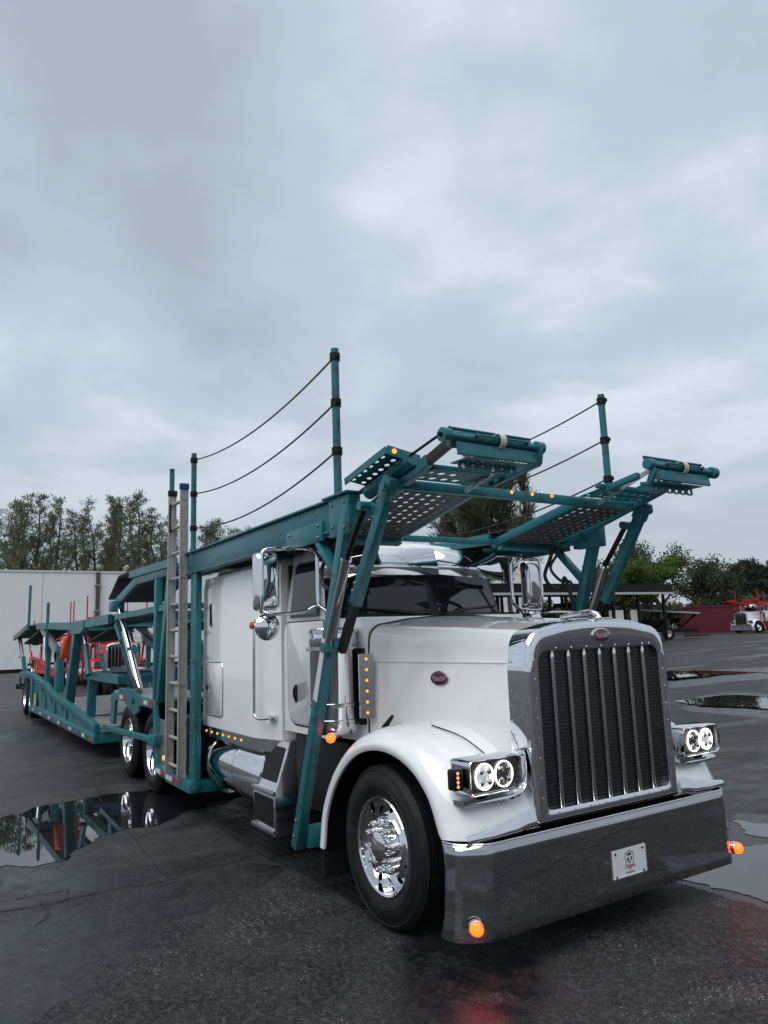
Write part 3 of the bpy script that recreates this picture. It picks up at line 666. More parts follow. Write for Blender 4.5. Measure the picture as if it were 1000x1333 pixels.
for s in (-1, 1):
    q4 = ((-1.81, 0, 1.985), (-2.06, s * .955, 1.985), (-2.22, s * .87, 2.58), (-1.97, 0, 2.58))
    fn = lambda u, v, d: bil(*q4, u, v, d)
    ws = MB().prism(rrect(-.004, .992, .0, .90, .03, 4), fn, .001, .006).build('windshield_gasket', 'plastic', T, smooth=0)
    MB().prism(rrect(.045, .955, .06, .80, .04, 4), fn, .005, .009).build('windshield', 'glass', T, smooth=0)
    wp = MB(); wp.tube([fn(.12, .03, .035), fn(.40, .09, .03), fn(.88, .16, .02)], [.012, .010, .006], 6); wp.beam(fn(.30, .10, .016), fn(.93, .15, .016), .02, .014)
    wp.lathe([(.022, -.01), (.022, .03)], fn(.10, .01, .02), (1, 0, .3), 8)
    wp.build('wiper', 'plastic', T)
    # visor
    vb, vt = [(-1.735, 0, 2.345), (-2.03, s * 1.0, 2.325)], [(-1.80, 0, 2.575), (-2.12, s * .985, 2.60)]
    vm = [((V(a) + V(b_)) / 2 + V((.010, 0, .0))) for a, b_ in zip(vb, vt)]
    vi = MB().loft([[vb[0], vm[0], vt[0]], [vb[1], vm[1], vt[1]]], cap=False, closed=False).build('sun_visor', 'mirror', T, solid=.006, smooth=60)
    # side window
    fs = lambda u, v, d: (u, s * (.986 - (v - 1.985) * .143 + d), v)
    pn = [(-2.66, 2.02), (-2.115, 2.02), (-2.245, 2.50), (-2.62, 2.50), (-2.66, 2.46)]
    MB().prism(pn, fs, .002, .008).build('window_gasket', 'plastic', T, smooth=0)
    cx_, cz_ = -2.42, 2.26
    MB().prism([(cx_ + (a - cx_) * .93, cz_ + (b_ - cz_) * .92) for a, b_ in pn], fs, .0075, .010).build('side_window', 'glass', T, smooth=0)
    # door skin
    fd = lambda u, v, d: (u, s * (1.0 + d), v)
    dr_ = MB().loft([[fd(u, v, d) for u, v in rrect(-2.665, -1.985, 1.12, 1.975, (.16, .05, .02, .02), 6)] for d in (-.004, .007)] + [[fd(cxx + (u - cxx) * .992, 1.55 + (v - 1.55) * .992, .011) for u, v in rrect(-2.665, -1.985, 1.12, 1.975, (.16, .05, .02, .02), 6)] for cxx in (-2.24,)]).build('door', 'white', T, smooth=60)
    MB().tube([fd(u, v, .003) for u, v in rrect(-2.672, -1.978, 1.113, 1.982, (.165, .05, .02, .02), 6)] + [fd(*rrect(-2.672, -1.978, 1.113, 1.982, (.165, .05, .02, .02), 6)[0], .003)], .005, 5).build('door_seal', 'plastic', dr_)
    hd = MB().loft([[fd(u, v, d) for u, v in rrect(-2.535, -2.475, 1.30, 1.45, .025, 5)] for d in (.009, .016)]).build('door_handle', 'plastic', dr_)
    MB().tube([fd(-2.505, 1.33, .016), fd(-2.505, 1.35, .032), fd(-2.505, 1.41, .032), fd(-2.505, 1.43, .016)], .009, 6).build('lever', 'black', dr_)
    # air cleaner canister
    cxx, cyy = -1.765, s * 1.035
    ac = MB().lathe([(.06, -.012), (.168, -.008), (.185, .02), (.188, .05), (.188, .655), (.191, .66), (.191, .70), (.186, .705), (.186, .76), (.168, .782), (.05, .79), (.0001, .79)], (cxx, cyy, 1.13), (0, 0, 1), 40).build('air_cleaner', 'chrome', T, smooth=40)
    for z in (1.20, 1.32, 1.74, 1.87):
        MB().lathe([(.189, 0), (.194, .004), (.194, .026), (.189, .03)], (cxx, cyy, z), (0, 0, 1), 40, cap=False).build('band', 'steel', ac, smooth=40)
    MB().beam((cxx - .10, cyy + s * .15, 1.755), (cxx - .22, cyy + s * .12, 1.755), .03, .035).build('clamp', 'chrome', ac, bevel=.004)
    MB().box((cxx + .14, min(s * .84, s * .905), 1.18), (cxx + .19, max(s * .84, s * .905), 1.75)).build('air_cleaner_bracket', 'black', T, smooth=0)
    # column of amber markers between cleaner and hood
    pn = MB(); pn.prism(rrect(-.055, .055, 1.235, 1.71, .004, 2), lambda u, v, d: (-1.495 - .62 * (u) + d, s * (.905 + u * .78) , v), -.006, .006)
    pn = pn.build('marker_panel', 'steel', T, smooth=0)
    for k in range(6):
        MB().lathe([(.011, 0), (.009, .008), (.0001, .011)], (-1.487, s * .905, 1.275 + k * .079), (.78, s * .62, 0), 10).build('marker_light', 'amberdim', pn)
    p = V((-1.56, s * 1.18, 1.115)); MB().tube([(-1.66, s * 1.05, 1.11), p], .018, 8).build('lamp_stalk', 'chrome', T)
    tl = MB().lathe([(.03, -.05), (.036, -.02), (.036, 0)], p, (.6, s * .8, 0), 14).build('turn_lamp', 'chrome', T)
    MB().lathe([(.035, -.002), (.034, .02), (.02, .038), (.0001, .042)], p, (.6, s * .8, 0), 14).build('lens', 'amberturn', tl)
    MB().tube([(-1.36, s * .86, 1.12), (-1.30, s * .88, 1.18), (-1.20, s * .87, 1.27)], [.012, .024, .012], 6).build('hood_latch', 'plastic', T)
    # mirrors
    mc = V((-2.13, s * 1.44, 2.30))
    mr = MB().loft([[(mc.x + dx, mc.y + u * q, mc.z + v * q) for u, v in rrect(-.105, .105, -.235, .235, .04, 5)] for dx, q in ((-.03, .97), (-.02, 1), (.03, .98), (.06, .86), (.075, .6))]).build('mirror', 'chrome', T, smooth=50)
    MB().prism(rrect(-.095, .095, -.222, .222, .03, 4), lambda u, v, d: (mc.x - .031 + d, mc.y + u, mc.z + v), -.003, 0).build('mirror_glass', 'glass', mr)
    MB().lathe([(.0001, .05), (.05, .045), (.09, .025), (.108, 0), (.100, -.01)], (mc.x + .01, mc.y + s * -.005, mc.z - .36), (1, 0, 0), 28).build('spot_mirror', 'chrome', T, smooth=50)
    lp = MB().lathe([(.028, -.03), (.03, 0)], (mc.x - .03, mc.y + s * .10, mc.z - .345), (0, s, 0), 12).build('mirror_lamp', 'chrome', T)
    MB().lathe([(.03, 0), (.028, .02), (.0001, .034)], (mc.x - .03, mc.y + s * .10, mc.z - .345), (0, s, 0), 12).build('lens', 'amberoff', lp)
    MB().tube(spline([(mc.x + .05, mc.y + s * .06, 2.05), (mc.x + .075, mc.y + s * .065, 2.12), (mc.x + .08, mc.y + s * .065, 2.46), (mc.x + .075, mc.y + s * .04, 2.545), (mc.x + .08, mc.y - s * .08, 2.56), (-2.03, s * 1.13, 2.565), (-1.99, s * 1.06, 2.53), (-1.985, s * 1.05, 2.42), (-1.98, s * 1.05, 2.14), (-1.94, s * 1.04, 2.08), (-1.78, s * .99, 2.0)], 50), .016, 8).build('mirror_arm', 'chrome', T, smooth=60)
    MB().tube(spline([(mc.x + .06, mc.y + s * .06, 2.06), (mc.x + .10, mc.y - s * .02, 2.035), (-2.02, s * 1.18, 2.05), (-1.985, s * 1.06, 2.10)], 16), .013, 8).build('mirror_arm', 'chrome', T, smooth=60)
    MB().tube(spline([(-2.03, s * 1.13, 2.56), (-2.10, s * 1.0, 2.57), (-2.2, s * .9, 2.56)], 8), .014, 8).build('mirror_arm', 'chrome', T, smooth=60)
# sleeper
P = [(-4.62, 1.12), (-3.22, 1.12), (-3.14, 1.108), (-2.80, 1.01)]
pl_ = [(x, -y) for x, y in P] + [(x, y) for x, y in P[::-1]]
sl = MB().loft([[(x, y, z) for x, y in pl_] for z in (.955, 2.40)] + [[(-3.7 + (x + 3.7) * .997, y * .997, 2.41) for x, y in pl_], [(-3.7 + (x + 3.7) * .99, y * .985, 2.52) for x, y in pl_], [(-3.7 + (x + 3.7) * .96, y * .94, 2.565) for x, y in pl_]]).build('sleeper', 'white', T, smooth=30)
MB().loft([[(x, y, z) for x, y in [(-2.81, -.93), (-2.74, -.93), (-2.74, .93), (-2.81, .93)]] for z in (1.08, 2.50)]).build('bellows', 'rubber', T, smooth=0)
P2 = [(-3.7 + (x + 3.7) * .995, y * .992) for x, y in pl_]
MB().loft([[(x, y, z) for x, y in P2] for z in (.845, .953)]).build('sleeper_skirt', 'steel', T, smooth=30)
for s in (-1, 1):
    for k in range(7):
        MB().lathe([(.012, 0), (.010, .008), (.0001, .011)], (-4.53 + k * .168, s * 1.111, .90), (0, s, 0), 10).build('skirt_marker', 'amberdim', T)
    fd = lambda u, v, d: (u, s * (1.12 + d), v)
    o_ = rrect(-4.49, -4.00, 1.075, 1.62, .07, 6)
    bd = MB().loft([[fd(u, v, d) for u, v in o_] for d in (-.002, .006)] + [[fd(-4.245 + (u + 4.245) * .975, 1.3475 + (v - 1.3475) * .98, .010) for u, v in o_]]).build('baggage_door', 'white', T, smooth=60)
    MB().tube([fd(u, v, .004) for u, v in o_ + o_[:1]], .007, 6).build('baggage_door_seal', 'steel', bd)
    MB().tube([fd(-4.46, 1.33, .012), fd(-4.46, 1.38, .012)], .014, 8).build('latch', 'plastic', bd)
    v_ = MB().prism(rrect(-4.40, -4.315, 2.0, 2.24, .02, 4), fd, -.002, .012).build('sleeper_vent', 'chrome', T, bevel=.004)
    MB().prism(rrect(-4.38, -4.335, 2.02, 2.22, .012, 4), fd, .011, .0135).build('vent_slot', 'black', v_, smooth=0)
    MB().tube(spline([(-3.10, s * 1.115, 2.02), (-3.07, s * 1.165, 2.0), (-3.06, s * 1.165, 1.9), (-3.06, s * 1.165, 1.25), (-3.05, s * 1.165, 1.17), (-2.99, s * 1.15, 1.14), (-2.86, s * 1.10, 1.15)], 40), .014, 8).build('grab_handle', 'steel', T, smooth=60)
    MB().beam((-2.95, s * 1.075, 1.15), (-2.85, s * 1.045, 1.15), .03, .045).build('grab_handle_foot', 'steel', T, bevel=.005)
    # fuel tank, steps, side box
    tk = MB().lathe([(.0001, 0), (.2, .01), (.27, .035), (.288, .08), (.288, 1.72), (.27, 1.765), (.2, 1.79), (.0001, 1.80)], (-4.80, s * .865, .60), (1, 0, 0), 40).build('fuel_tank', 'chrome', T, smooth=40)
    for x in (-4.42, -3.72): MB().lathe([(.289, 0), (.2935, .002), (.2935, .058), (.289, .06)], (x, s * .865, .60), (1, 0, 0), 40, cap=False).build('tank_strap', 'steel', tk, smooth=40)
    MB().tube([(-4.05, s * .98, .865), (-4.05, s * 1.0, .91)], .05, 14).build('filler_cap', 'brushed', tk)
    yz = [(1.15, .20), (1.15, .555), (1.135, .575), (1.01, .95), (.98, .965), (.60, .965), (.60, .20)]
    sb = MB().prism([(s * a, b_) for a, b_ in yz], YZ, -3.14, -2.66).build('step_box', 'steel', T, bevel=.008)
    f_lo = lambda u, v, d: (u, s * (1.15 + d), v)
    f_up = lambda u, v, d: (u, s * (1.135 - .125 * v + d * .95), .575 + .375 * v + d * .3)
    MB().prism(rrect(-3.11, -2.69, .275, .50, .012, 3), f_lo, .0, .004).build('step_opening', 'black', sb, smooth=0)
    MB().prism(rrect(-3.11, -2.69, .14, .88, .03, 3), f_up, .0, .004).build('step_opening', 'black', sb, smooth=0)
    for z in (.235, .545):
        MB().beam((-3.14, s * 1.155, z), (-2.66, s * 1.155, z), .03, .035).build('step_tread', 'brushed', sb, bevel=.005)
    MB().box((-2.655, min(s * .95, s * .5), .45), (-1.72, max(s * .95, s * .5), 1.03)).build('battery_box', 'black', T, bevel=.01)
MB().box((-4.9, -.9, .70), (-1.6, .9, .94)).build('cab_floor', 'black', T, smooth=0)
# ------------------------------------------------------------------ teal headrack over the cab (moves with the tractor)
def bez(a, b_, sag, n=24):
    a, b_ = V(a), V(b_); return [a.lerp(b_, i / n) - V((0, 0, sag * 4 * (i / n) * (1 - i / n))) for i in range(n + 1)]
for s in (-1, 1):
    Y = s * 1.25
    def bm(name, a, b_, w_, h_, mat='teal', par=T, bevel=.006, up=(0, 0, 1)): return MB().beam(a, b_, w_, h_, up).build(name, mat, par, bevel=bevel)
    # rear post
    po = MB().box((-4.62, min(s * 1.27, s * 1.20), .32), (-4.44, max(s * 1.27, s * 1.20), 2.74)).build('rear_post', 'teal', T, bevel=.008)
    MB().box((-4.44, min(s * 1.262, s * 1.21), .90), (-4.43, max(s * 1.262, s * 1.21), 2.2)).build('rear_post_rib', 'teal', po, bevel=.004)
    # side rail over cab: channel with top flange
    a0, a1 = V((-4.78, Y, 2.70)), V((-1.13, Y, 2.715))
    rl = bm('side_rail', a0, a1, .045, .22)
    bm('rail_flange', a0 + V((0, -s * .02, .118)), a1 + V((0, -s * .02, .118)), .14, .018, par=rl, bevel=.003)
    bm('rail_flange', a0 + V((0, -s * .02, -.112)), a1 + V((-.0, -s * .02, -.112)), .11, .016, par=rl, bevel=.003)
    bm('rail_doubler', (-2.05, Y + s * .034, 2.615), (-1.42, Y + s * .034, 2.625), .022, .15, par=rl)
    bm('front_bracket', (-1.30, Y, 2.69), (-1.00, Y, 2.69), .10, .285, par=rl, bevel=.008)
    bm('front_cap', (-1.36, Y, 2.843), (-.985, Y, 2.843), .15, .016, par=rl, bevel=.003)
    # front leg, its foot and brace
    lg = bm('front_leg', (-1.975, s * 1.265, .29), (-1.03, s * 1.265, 2.80), .08, .085, up=(1, 0, 0))
    bm('leg_stripe', (-1.56, s * 1.307, 1.39), (-1.395, s * 1.307, 1.83), .004, .062, 'tape_w', lg, 0, (1, 0, 0))
    bm('leg_foot', (-1.94, s * 1.22, .36), (-1.94, s * .46, .36), .13, .14)
    bm('leg_foot_gusset', (-1.90, s * 1.02, .43), (-1.90, s * .8, .62), .05, .05)
    bm('leg_brace', (-1.58, Y, 2.60), (-1.25, Y, 2.26), .05, .075, up=(0, s, 0))
    # booms that carry the front deck
    ob = bm('outer_boom', (-1.40, s * 1.14, 2.60), (-.24, s * 1.14, 2.915), .055, .075)
    bm('boom_extension', (-.30, s * 1.14, 2.90), (.07, s * 1.14, 3.0), .045, .06, 'deck')
    ib = bm('inner_boom', (-1.62, s * .53, 2.615), (-.52, s * .53, 2.83), .045, .065)
    bm('boom_strut', (-.50, s * .66, 2.80), (.03, s * .62, 2.95), .010, .032, 'galv', bevel=0)
    bm('boom_strut', (-.42, s * .50, 2.84), (.04, s * .48, 2.90), .04, .045)
    MB().tube([(-1.30, s * 1.20, 2.80), (.06, s * 1.20, 3.04)], .009, 8).build('boom_rod', 'black', T)
    # perforated runway between the booms
    d0, d1 = V((-1.55, s * 1.10, 2.60)), V((-.60, s * .56, 2.785))
    fn = lambda u, v: (d0.x + (d1.x - d0.x) * u / 13, d0.y + (d1.y - d0.y) * v / 6, d0.z + (d1.z - d0.z) * u / 13)
    MB().perf(13, 6, fn, .30, .22, 8).build('perforated_runway', 'deck', T, smooth=0, solid=.006)
    bm('runway_edge', (-1.56, s * .83, 2.57), (-1.50, s * .83, 2.585), .60, .05)
    # outboard perforated catwalk, tilted, with its support tube
    e0, e1, e2 = V((-.96, s * 1.34, 2.912)), V((-.425, s * 1.34, 3.014)), V((-.95, s * 1.10, 2.866))
    f3 = lambda u, v: tuple(e0 + (e1 - e0) * (u / 7) + (e2 - e0) * (v / 3))
    cwk = MB().perf(7, 3, f3, .30, .22, 8).build('catwalk', 'teal', T, smooth=0, solid=.006)
    bm('catwalk_edge', e0 + V((0, s * .004, -.012)), e1 + V((0, s * .004, -.012)), .012, .045, par=cwk, bevel=0)
    bm('catwalk_front', e1 + V((.006, 0, -.012)), e1 + V((.006, -s * .25, -.055)), .012, .06, par=cwk, bevel=0)
    MB().tube([(-.92, s * 1.18, 2.825), (-.36, s * 1.18, 2.945)], .048, 14).build('catwalk_tube', 'teal', T, smooth=50)
    dl = MB().lathe([(.017, 0), (.015, .010), (.0001, .014)], e1 + V((.012, -s * .05, -.02)), (1, 0, .1), 12).build('deck_marker', 'amberdim', T)
    # small forward shelf beyond the crossbar
    f4 = lambda u, v: (-.49 + .20 * v / 2, s * (1.12 - .66 * u / 7), 2.845 + .02 * v / 2)
    MB().perf(7, 2, f4, .32, .26, 8).build('shelf_plate', 'teal', T, smooth=0, solid=.006)
    bm('shelf_bar', (-.27, s * 1.10, 2.878), (-.27, s * .40, 2.878), .04, .032, bevel=.003)
    bm('shelf_bar', (-.50, s * 1.16, 2.845), (-.27, s * 1.07, 2.88), .035, .032, bevel=.003)
    # drop arm at the side and its lift cylinder
    ar = bm('drop_arm', (-.545, Y, 2.80), (-1.03, Y, 2.06), .065, .085, up=(1, 0, 0), bevel=.006)
    bm('drop_arm_head', (-.515, Y, 2.85), (-.60, Y, 2.72), .08, .11, up=(1, 0, 0), par=ar, bevel=.010)
    MB().tube([(-.53, s * 1.32, 2.79), (-.53, s * 1.18, 2.79)], .032, 16).build('pivot_pin', 'teal', ar, smooth=50)
    sp_ = MB(); k0, k1 = V((-1.02, Y, 2.08)), V((-1.24, Y, 1.74)); sp_.beam(k0, k1, .05, .062, (1, 0, 0)); sp_.build('adjustment_bar', 'black', T, bevel=.004)
    c0_, c1_, c2_ = V((-1.33, s * 1.30, 1.80)), V((-1.055, s * 1.30, 2.36)), V((-.775, s * 1.30, 2.70))
    MB().tube([c0_, c1_], .036, 16).build('cylinder_barrel', 'cylrod', T, smooth=50)
    MB().tube([c1_, c1_ + (c1_ - c0_).normalized() * .02], .040, 16).build('cylinder_gland', 'steel', T, smooth=50)
    MB().tube([c1_, c2_], .021, 12).build('cylinder_rod', 'black', T, smooth=50)
    MB().tube([c2_ + V((0, s * .05, 0)), c2_ - V((0, s * .05, 0))], .032, 14).build('rod_eye', 'teal', T, smooth=50)
    MB().tube([c0_ + V((0, s * .06, -.03)), c0_ + V((0, -s * .06, -.03))], .036, 14).build('cylinder_pivot', 'teal', T, smooth=50)
    bm('rod_lug', (-.775, Y, 2.70), (-.645, Y, 2.66), .05, .06)
    bm('cylinder_bracket', (-1.42, Y, 1.72), (-1.28, Y, 1.80), .06, .07)
    MB().tube([c0_ + V((.05, s * .02, .05)), c0_ + V((.10, s * .02, .18)), c1_ + V((.05, s * .01, -.05))], .008, 6).build('cylinder_line', 'steel', T)
    # front flap: rolled wheel stop across each runway
    yo, yi = s * 1.27, s * .53
    fl = MB().tube([(.10, yo, 2.975), (.10, yi, 2.975)], .023, 14).build('wheel_stop', 'teal', T, smooth=50)
    prof = [(.035, 3.045), (.052, 3.050), (.056, 3.040), (.045, 3.036), (.075, 2.962), (.108, 2.945), (.122, 2.868), (.108, 2.862), (.108, 2.869), (.113, 2.872), (.100, 2.938), (.066, 2.955)]
    MB().prism(prof, XZ, s * 1.20, s * .545).build('stop_channel', 'teal', fl, bevel=.003)
    for yy, rr_ in ((s * 1.27, .043), (s * .535, .040)):
        MB().lathe([(rr_ * .5, -.03), (rr_, -.028), (rr_, .028), (rr_ * .5, .03)], (.10, yy, 2.975), (0, 1, 0), 18).build('stop_end', 'teal', fl, smooth=50)
    MB().lathe([(.014, -.045), (.014, .045)], (.10, s * 1.275, 2.975), (0, 1, 0), 10).build('stop_bolt', 'black', fl)
    MB().prism([(.07, 2.865), (.10, 3.02), (.15, 2.985), (.125, 2.865)] if s < 0 else [(.06, 2.86), (.11, 2.96), (.15, 2.93), (.10, 2.83)], XZ, s * .56, s * .535).build('stop_end_plate', 'teal', fl, bevel=.004)
    f5 = lambda u, v: (.015, s * (1.12 - .46 * u / 6), 2.80 + .055 * v)
    MB().perf(6, 1, f5, .22, .34, 10).build('stop_lip', 'teal', fl, smooth=0, solid=.006)
    MB().box((-.06, min(s * 1.12, s * .62), 2.853), (.11, max(s * 1.12, s * .62), 2.859)).build('stop_pan', 'teal', fl, smooth=0)
    ym = -.86 if s < 0 else .90
    MB().lathe([(.044, -.022), (.050, -.020), (.050, .020), (.044, .022)], (.10, ym, 2.98), (0, 1, 0), 24, cap=False).build('strap', 'strap', fl, smooth=50)
    MB().tube([(.135, ym - .19, 2.99), (.135, ym + .19, 2.99)], .008, 8).build('strap_rod', 'teal', fl)
    for yy in (ym - .20, ym + .20): MB().tube([(.10, yy, 2.975), (.145, yy, 2.992)], .013, 8).build('strap_rod_lug', 'teal', fl)
    bm('stop_hinge', (.0, s * 1.15, 2.985), (.10, s * 1.19, 2.955), .07, .10, bevel=.015)
    # hoses
    MB().tube(spline([(-1.45, s * 1.12, 2.62), (-1.55, s * 1.16, 2.50), (-1.66, s * 1.18, 2.34), (-1.58, s * 1.19, 2.22), (-1.46, s * 1.18, 2.21), (-1.40, s * 1.17, 2.30), (-1.36, s * 1.2, 2.1), (-1.36, s * 1.24, 1.86)], 40), .017, 8).build('hydraulic_hose', 'hose', T, smooth=60)
    MB().tube(spline([(-1.30, s * 1.06, 2.62), (-1.42, s * 1.12, 2.52), (-1.52, s * 1.12, 2.40), (-1.44, s * 1.15, 2.28), (-1.34, s * 1.17, 2.26), (-1.30, s * 1.16, 2.20)], 30), .013, 8).build('hydraulic_hose', 'hose', T, smooth=60)
    # deck over the cab roof: dark ribbed pans between rail and centre gap
    for k in range(6):
        x0 = -4.55 + k * .52
        dk = MB().box((x0, min(s * 1.19, s * .50), 2.705), (x0 + .51, max(s * 1.19, s * .50), 2.713)).build('roof_deck_pan', 'deck', T, smooth=0)
        for q in range(4): MB().beam((x0 + .06 + q * .128, s * 1.18, 2.695), (x0 + .06 + q * .128, s * .52, 2.695), .03, .018).build('pan_rib', 'deck', dk, smooth=0)
    bm('deck_inner_rail', (-4.6, s * .48, 2.70), (-1.6, s * .48, 2.65), .05, .09)
    # posts for the safety ropes
    xs = (-1.235, -4.60) if s < 0 else (-.88, -4.60)
    tops = (3.985, 3.95) if s < 0 else (3.89, 3.90)
    cl = ((3.92, 3.56, 3.19), (3.87, 3.48, 3.09)) if s < 0 else ((3.83, 3.47, 3.12), (3.84, 3.45, 3.06))
    tilt = ((0.0, 0.0), (0.0, 0.0))
    for x, zt, cz in zip(xs, tops, cl):
        z0 = 2.70 if s < 0 or x < -2 else 2.85
        ps = MB().tube([(x, Y, z0), (x, Y, zt)], .030, 14).build('rope_post', 'teal_pole', T, smooth=50)
        MB().tube([(x, Y, z0 - .04), (x, Y, z0 + .16)], .041, 14).build('post_socket', 'teal', ps, smooth=50)
        for z in cz:
            MB().lathe([(.031, -.03), (.040, -.028), (.040, .028), (.031, .03)], (x, Y, z), (0, 0, 1), 14, cap=False).build('rope_clamp', 'black', ps)
            MB().beam((x, Y, z), (x + .055, Y + s * .0, z), .03, .03).build('clamp_bolt', 'black', ps)
    for za, zb in zip(cl[0], cl[1]):
        MB().tube(bez((xs[0] - .03, Y, za), (xs[1] + .03, Y, zb), .14 if s < 0 else .17, 28), .0075, 5).build('safety_rope', 'cable', T, smooth=60)
    bl = MB()
    for p in ((-1.24, 1.305, 2.78), (-1.06, 1.305, 2.78), (-1.24, 1.305, 2.62), (-1.06, 1.305, 2.60), (-2.0, 1.298, 2.66), (-2.0, 1.298, 2.57), (-1.48, 1.298, 2.67), (-1.48, 1.298, 2.58), (-1.95, 1.308, .38), (-1.91, 1.308, .5), (-.60, 1.306, 2.70), (-.98, 1.296, 2.15), (-.95, 1.296, 2.2)): dome(bl, (p[0], s * p[1], p[2]), (0, s, 0), .014, .8)
    for k in range(12): dome(bl, (-4.58 + (k % 2) * .10, s * 1.271, .5 + k * .19), (0, s, 0), .012, .8)
    for k in range(14): dome(bl, (-4.6 + k * .25, s * 1.274, 2.80), (0, s, 0), .010, .8)
    bl.build('bolt_heads', 'cylrod', T, kind='stuff')
# cross members
MB().beam((-.56, -1.27, 2.815), (-.56, 1.27, 2.815), .065, .065).build('front_crossbar', 'teal', T, bevel=.006)
for y in (-.21, -.01, .19):
    MB().lathe([(.013, 0), (.011, .008), (.0001, .011)], (-.5275, y, 2.83), (1, 0, 0), 12).build('crossbar_marker', 'amberdim', T)
MB().beam((-1.57, -1.16, 2.62), (-1.57, 1.16, 2.62), .05, .048).build('mid_crossbar', 'teal', T, bevel=.006)
MB().beam((-1.57, -.62, 2.585), (-1.57, -.60, 2.585), .04, .06).build('crossbar_tab', 'teal', T)
for x in (-4.52, -3.6, -2.6): MB().beam((x, -1.2, 2.665), (x, 1.2, 2.665), .07, .06).build('roof_crossbar', 'teal', T, bevel=.004)
MB().tube([(-5.46, -1.25, 2.6), (-5.46, -1.25, 3.95)], .030, 12).build('rope_post', 'teal_pole', T, smooth=50)
# ------------------------------------------------------------------ rear body of the tractor
for s in (-1, 1):
    Y0, Y1 = s * 1.235, s * 1.275
    def pr(name, poly, mat='teal', y0=Y0, y1=Y1, par=T, bevel=.004): return MB().prism(poly, XZ, y0, y1).build(name, mat, par, smooth=0, bevel=bevel)
    sk = pr('wheel_skirt', [(-8.42, 1.12), (-7.98, 1.14), (-7.90, 1.22), (-7.08, 1.22), (-6.72, 1.15), (-5.95, 1.14), (-5.83, .33), (-5.98, .33), (-6.03, .72), (-6.08, 1.04), (-6.71, 1.04), (-6.78, .95), (-7.02, .90), (-7.25, .95), (-7.62, 1.045), (-8.14, 1.035), (-8.22, .68), (-8.42, .68)])
    MB().box((-8.40, min(s * 1.24, s * .45), 1.13), (-5.95, max(s * 1.24, s * .45), 1.16)).build('rear_fender_deck', 'galv', T, smooth=0)
    pr('side_panel', [(-5.95, .93), (-5.40, .93), (-5.40, .36), (-5.86, .36)], 'brushed', s * 1.225, s * 1.245)
    MB().box((-5.88, min(s * 1.20, s * 1.29), .30), (-5.36, max(s * 1.20, s * 1.29), .40)).build('panel_sill', 'teal', T, bevel=.004)
    MB().box((-5.40, min(s * .85, s * 1.30), .28), (-4.50, max(s * .85, s * 1.30), .40)).build('ladder_shelf', 'teal', T, bevel=.006)
    MB().box((-5.46, min(s * .6, s * 1.18), .30), (-4.62, max(s * .6, s * 1.18), 1.0)).build('side_locker', 'black', T, smooth=0)
    for x, mt in ((-5.84, 'tape_w'), (-5.60, 'tape_r')): MB().box((x, min(s * 1.29, s * 1.293), .325), (x + .20, max(s * 1.29, s * 1.293), .375)).build('reflective_tape', mt, T, smooth=0)
    for x, mt in ((-5.38, 'tape_w'), (-5.12, 'tape_r')): MB().box((x, min(s * 1.30, s * 1.303), .315), (x + .24, max(s * 1.30, s * 1.303), .365)).build('reflective_tape', mt, T, smooth=0)
    for x, mt in ((-7.86, 'tape_w'), (-7.66, 'tape_r'), (-6.52, 'tape_w'), (-6.32, 'tape_r')): MB().box((x, min(s * 1.275, s * 1.278), 1.07), (x + .19, max(s * 1.275, s * 1.278), 1.12)).build('reflective_tape', mt, T, smooth=0)
    MB().lathe([(.03, 0), (.026, .012), (.0001, .016)], (-5.66, s * 1.246, .50), (0, s, 0), 12).build('side_marker', 'amberdim', T)
    MB().beam((-8.75, s * 1.30, .60), (-6.0, s * 1.30, .685), .05, .075).build('side_guard_bar', 'teal', T, bevel=.004)
    MB().beam((-6.02, s * 1.30, .685), (-5.84, s * 1.27, .685), .09, .13).build('guard_bracket', 'teal', T, bevel=.01)
    MB().tube([(-7.08, s * 1.30, 1.10), (-7.08, s * 1.22, 1.10)], .06, 16).build('skirt_boss', 'teal', T, smooth=50)
    # upright tower behind the sleeper
    MB().beam((-6.05, Y0, 1.15), (-6.05, Y0, 2.64), .085, .085, (1, 0, 0)).build('tower_post', 'teal', T, bevel=.006)
    MB().beam((-5.88, Y0, 1.14), (-5.45, Y0, 2.66), .10, .12, (1, 0, 0)).build('tower_leg', 'teal', T, bevel=.006)
    MB().beam((-6.35, s * 1.10, 1.16), (-5.95, s * 1.10, 1.72), .06, .06, (1, 0, 0)).build('tower_brace', 'teal', T)
    MB().beam((-6.9, s * 1.05, 1.5), (-5.9, s * 1.05, 1.5), .06, .08).build('tower_tie', 'teal', T)
    MB().beam((-8.42, s * 1.22, 2.25), (-5.40, s * 1.22, 2.27), .07, .08).build('tower_side_bar', 'teal', T)
    # lift cylinders leaning back
    b0, b1, b2 = V((-7.02, s * 1.20, 1.22)), V((-7.95, s * 1.20, 2.02)), V((-8.42, s * 1.20, 2.40))
    MB().tube([b0, b1], .05, 14).build('lift_cylinder', 'chrome', T, smooth=50); MB().tube([b1, b2], .034, 12).build('lift_rod', 'chrome', T, smooth=50)
    MB().beam(b0 + V((-.20, 0, .03)), b2 + V((-.13, 0, -.25)), .05, .07, (1, 0, 0)).build('lift_guide', 'teal', T, bevel=.004)
    MB().box((-8.62, min(s * 1.12, s * 1.30), 2.34), (-8.36, max(s * 1.12, s * 1.30), 2.50)).build('pivot_box', 'teal', T, bevel=.008)
    MB().beam((-7.6, s * 1.24, 1.76), (-7.48, s * 1.10, 1.76), .03, .07).build('hose_guide', 'teal', T)
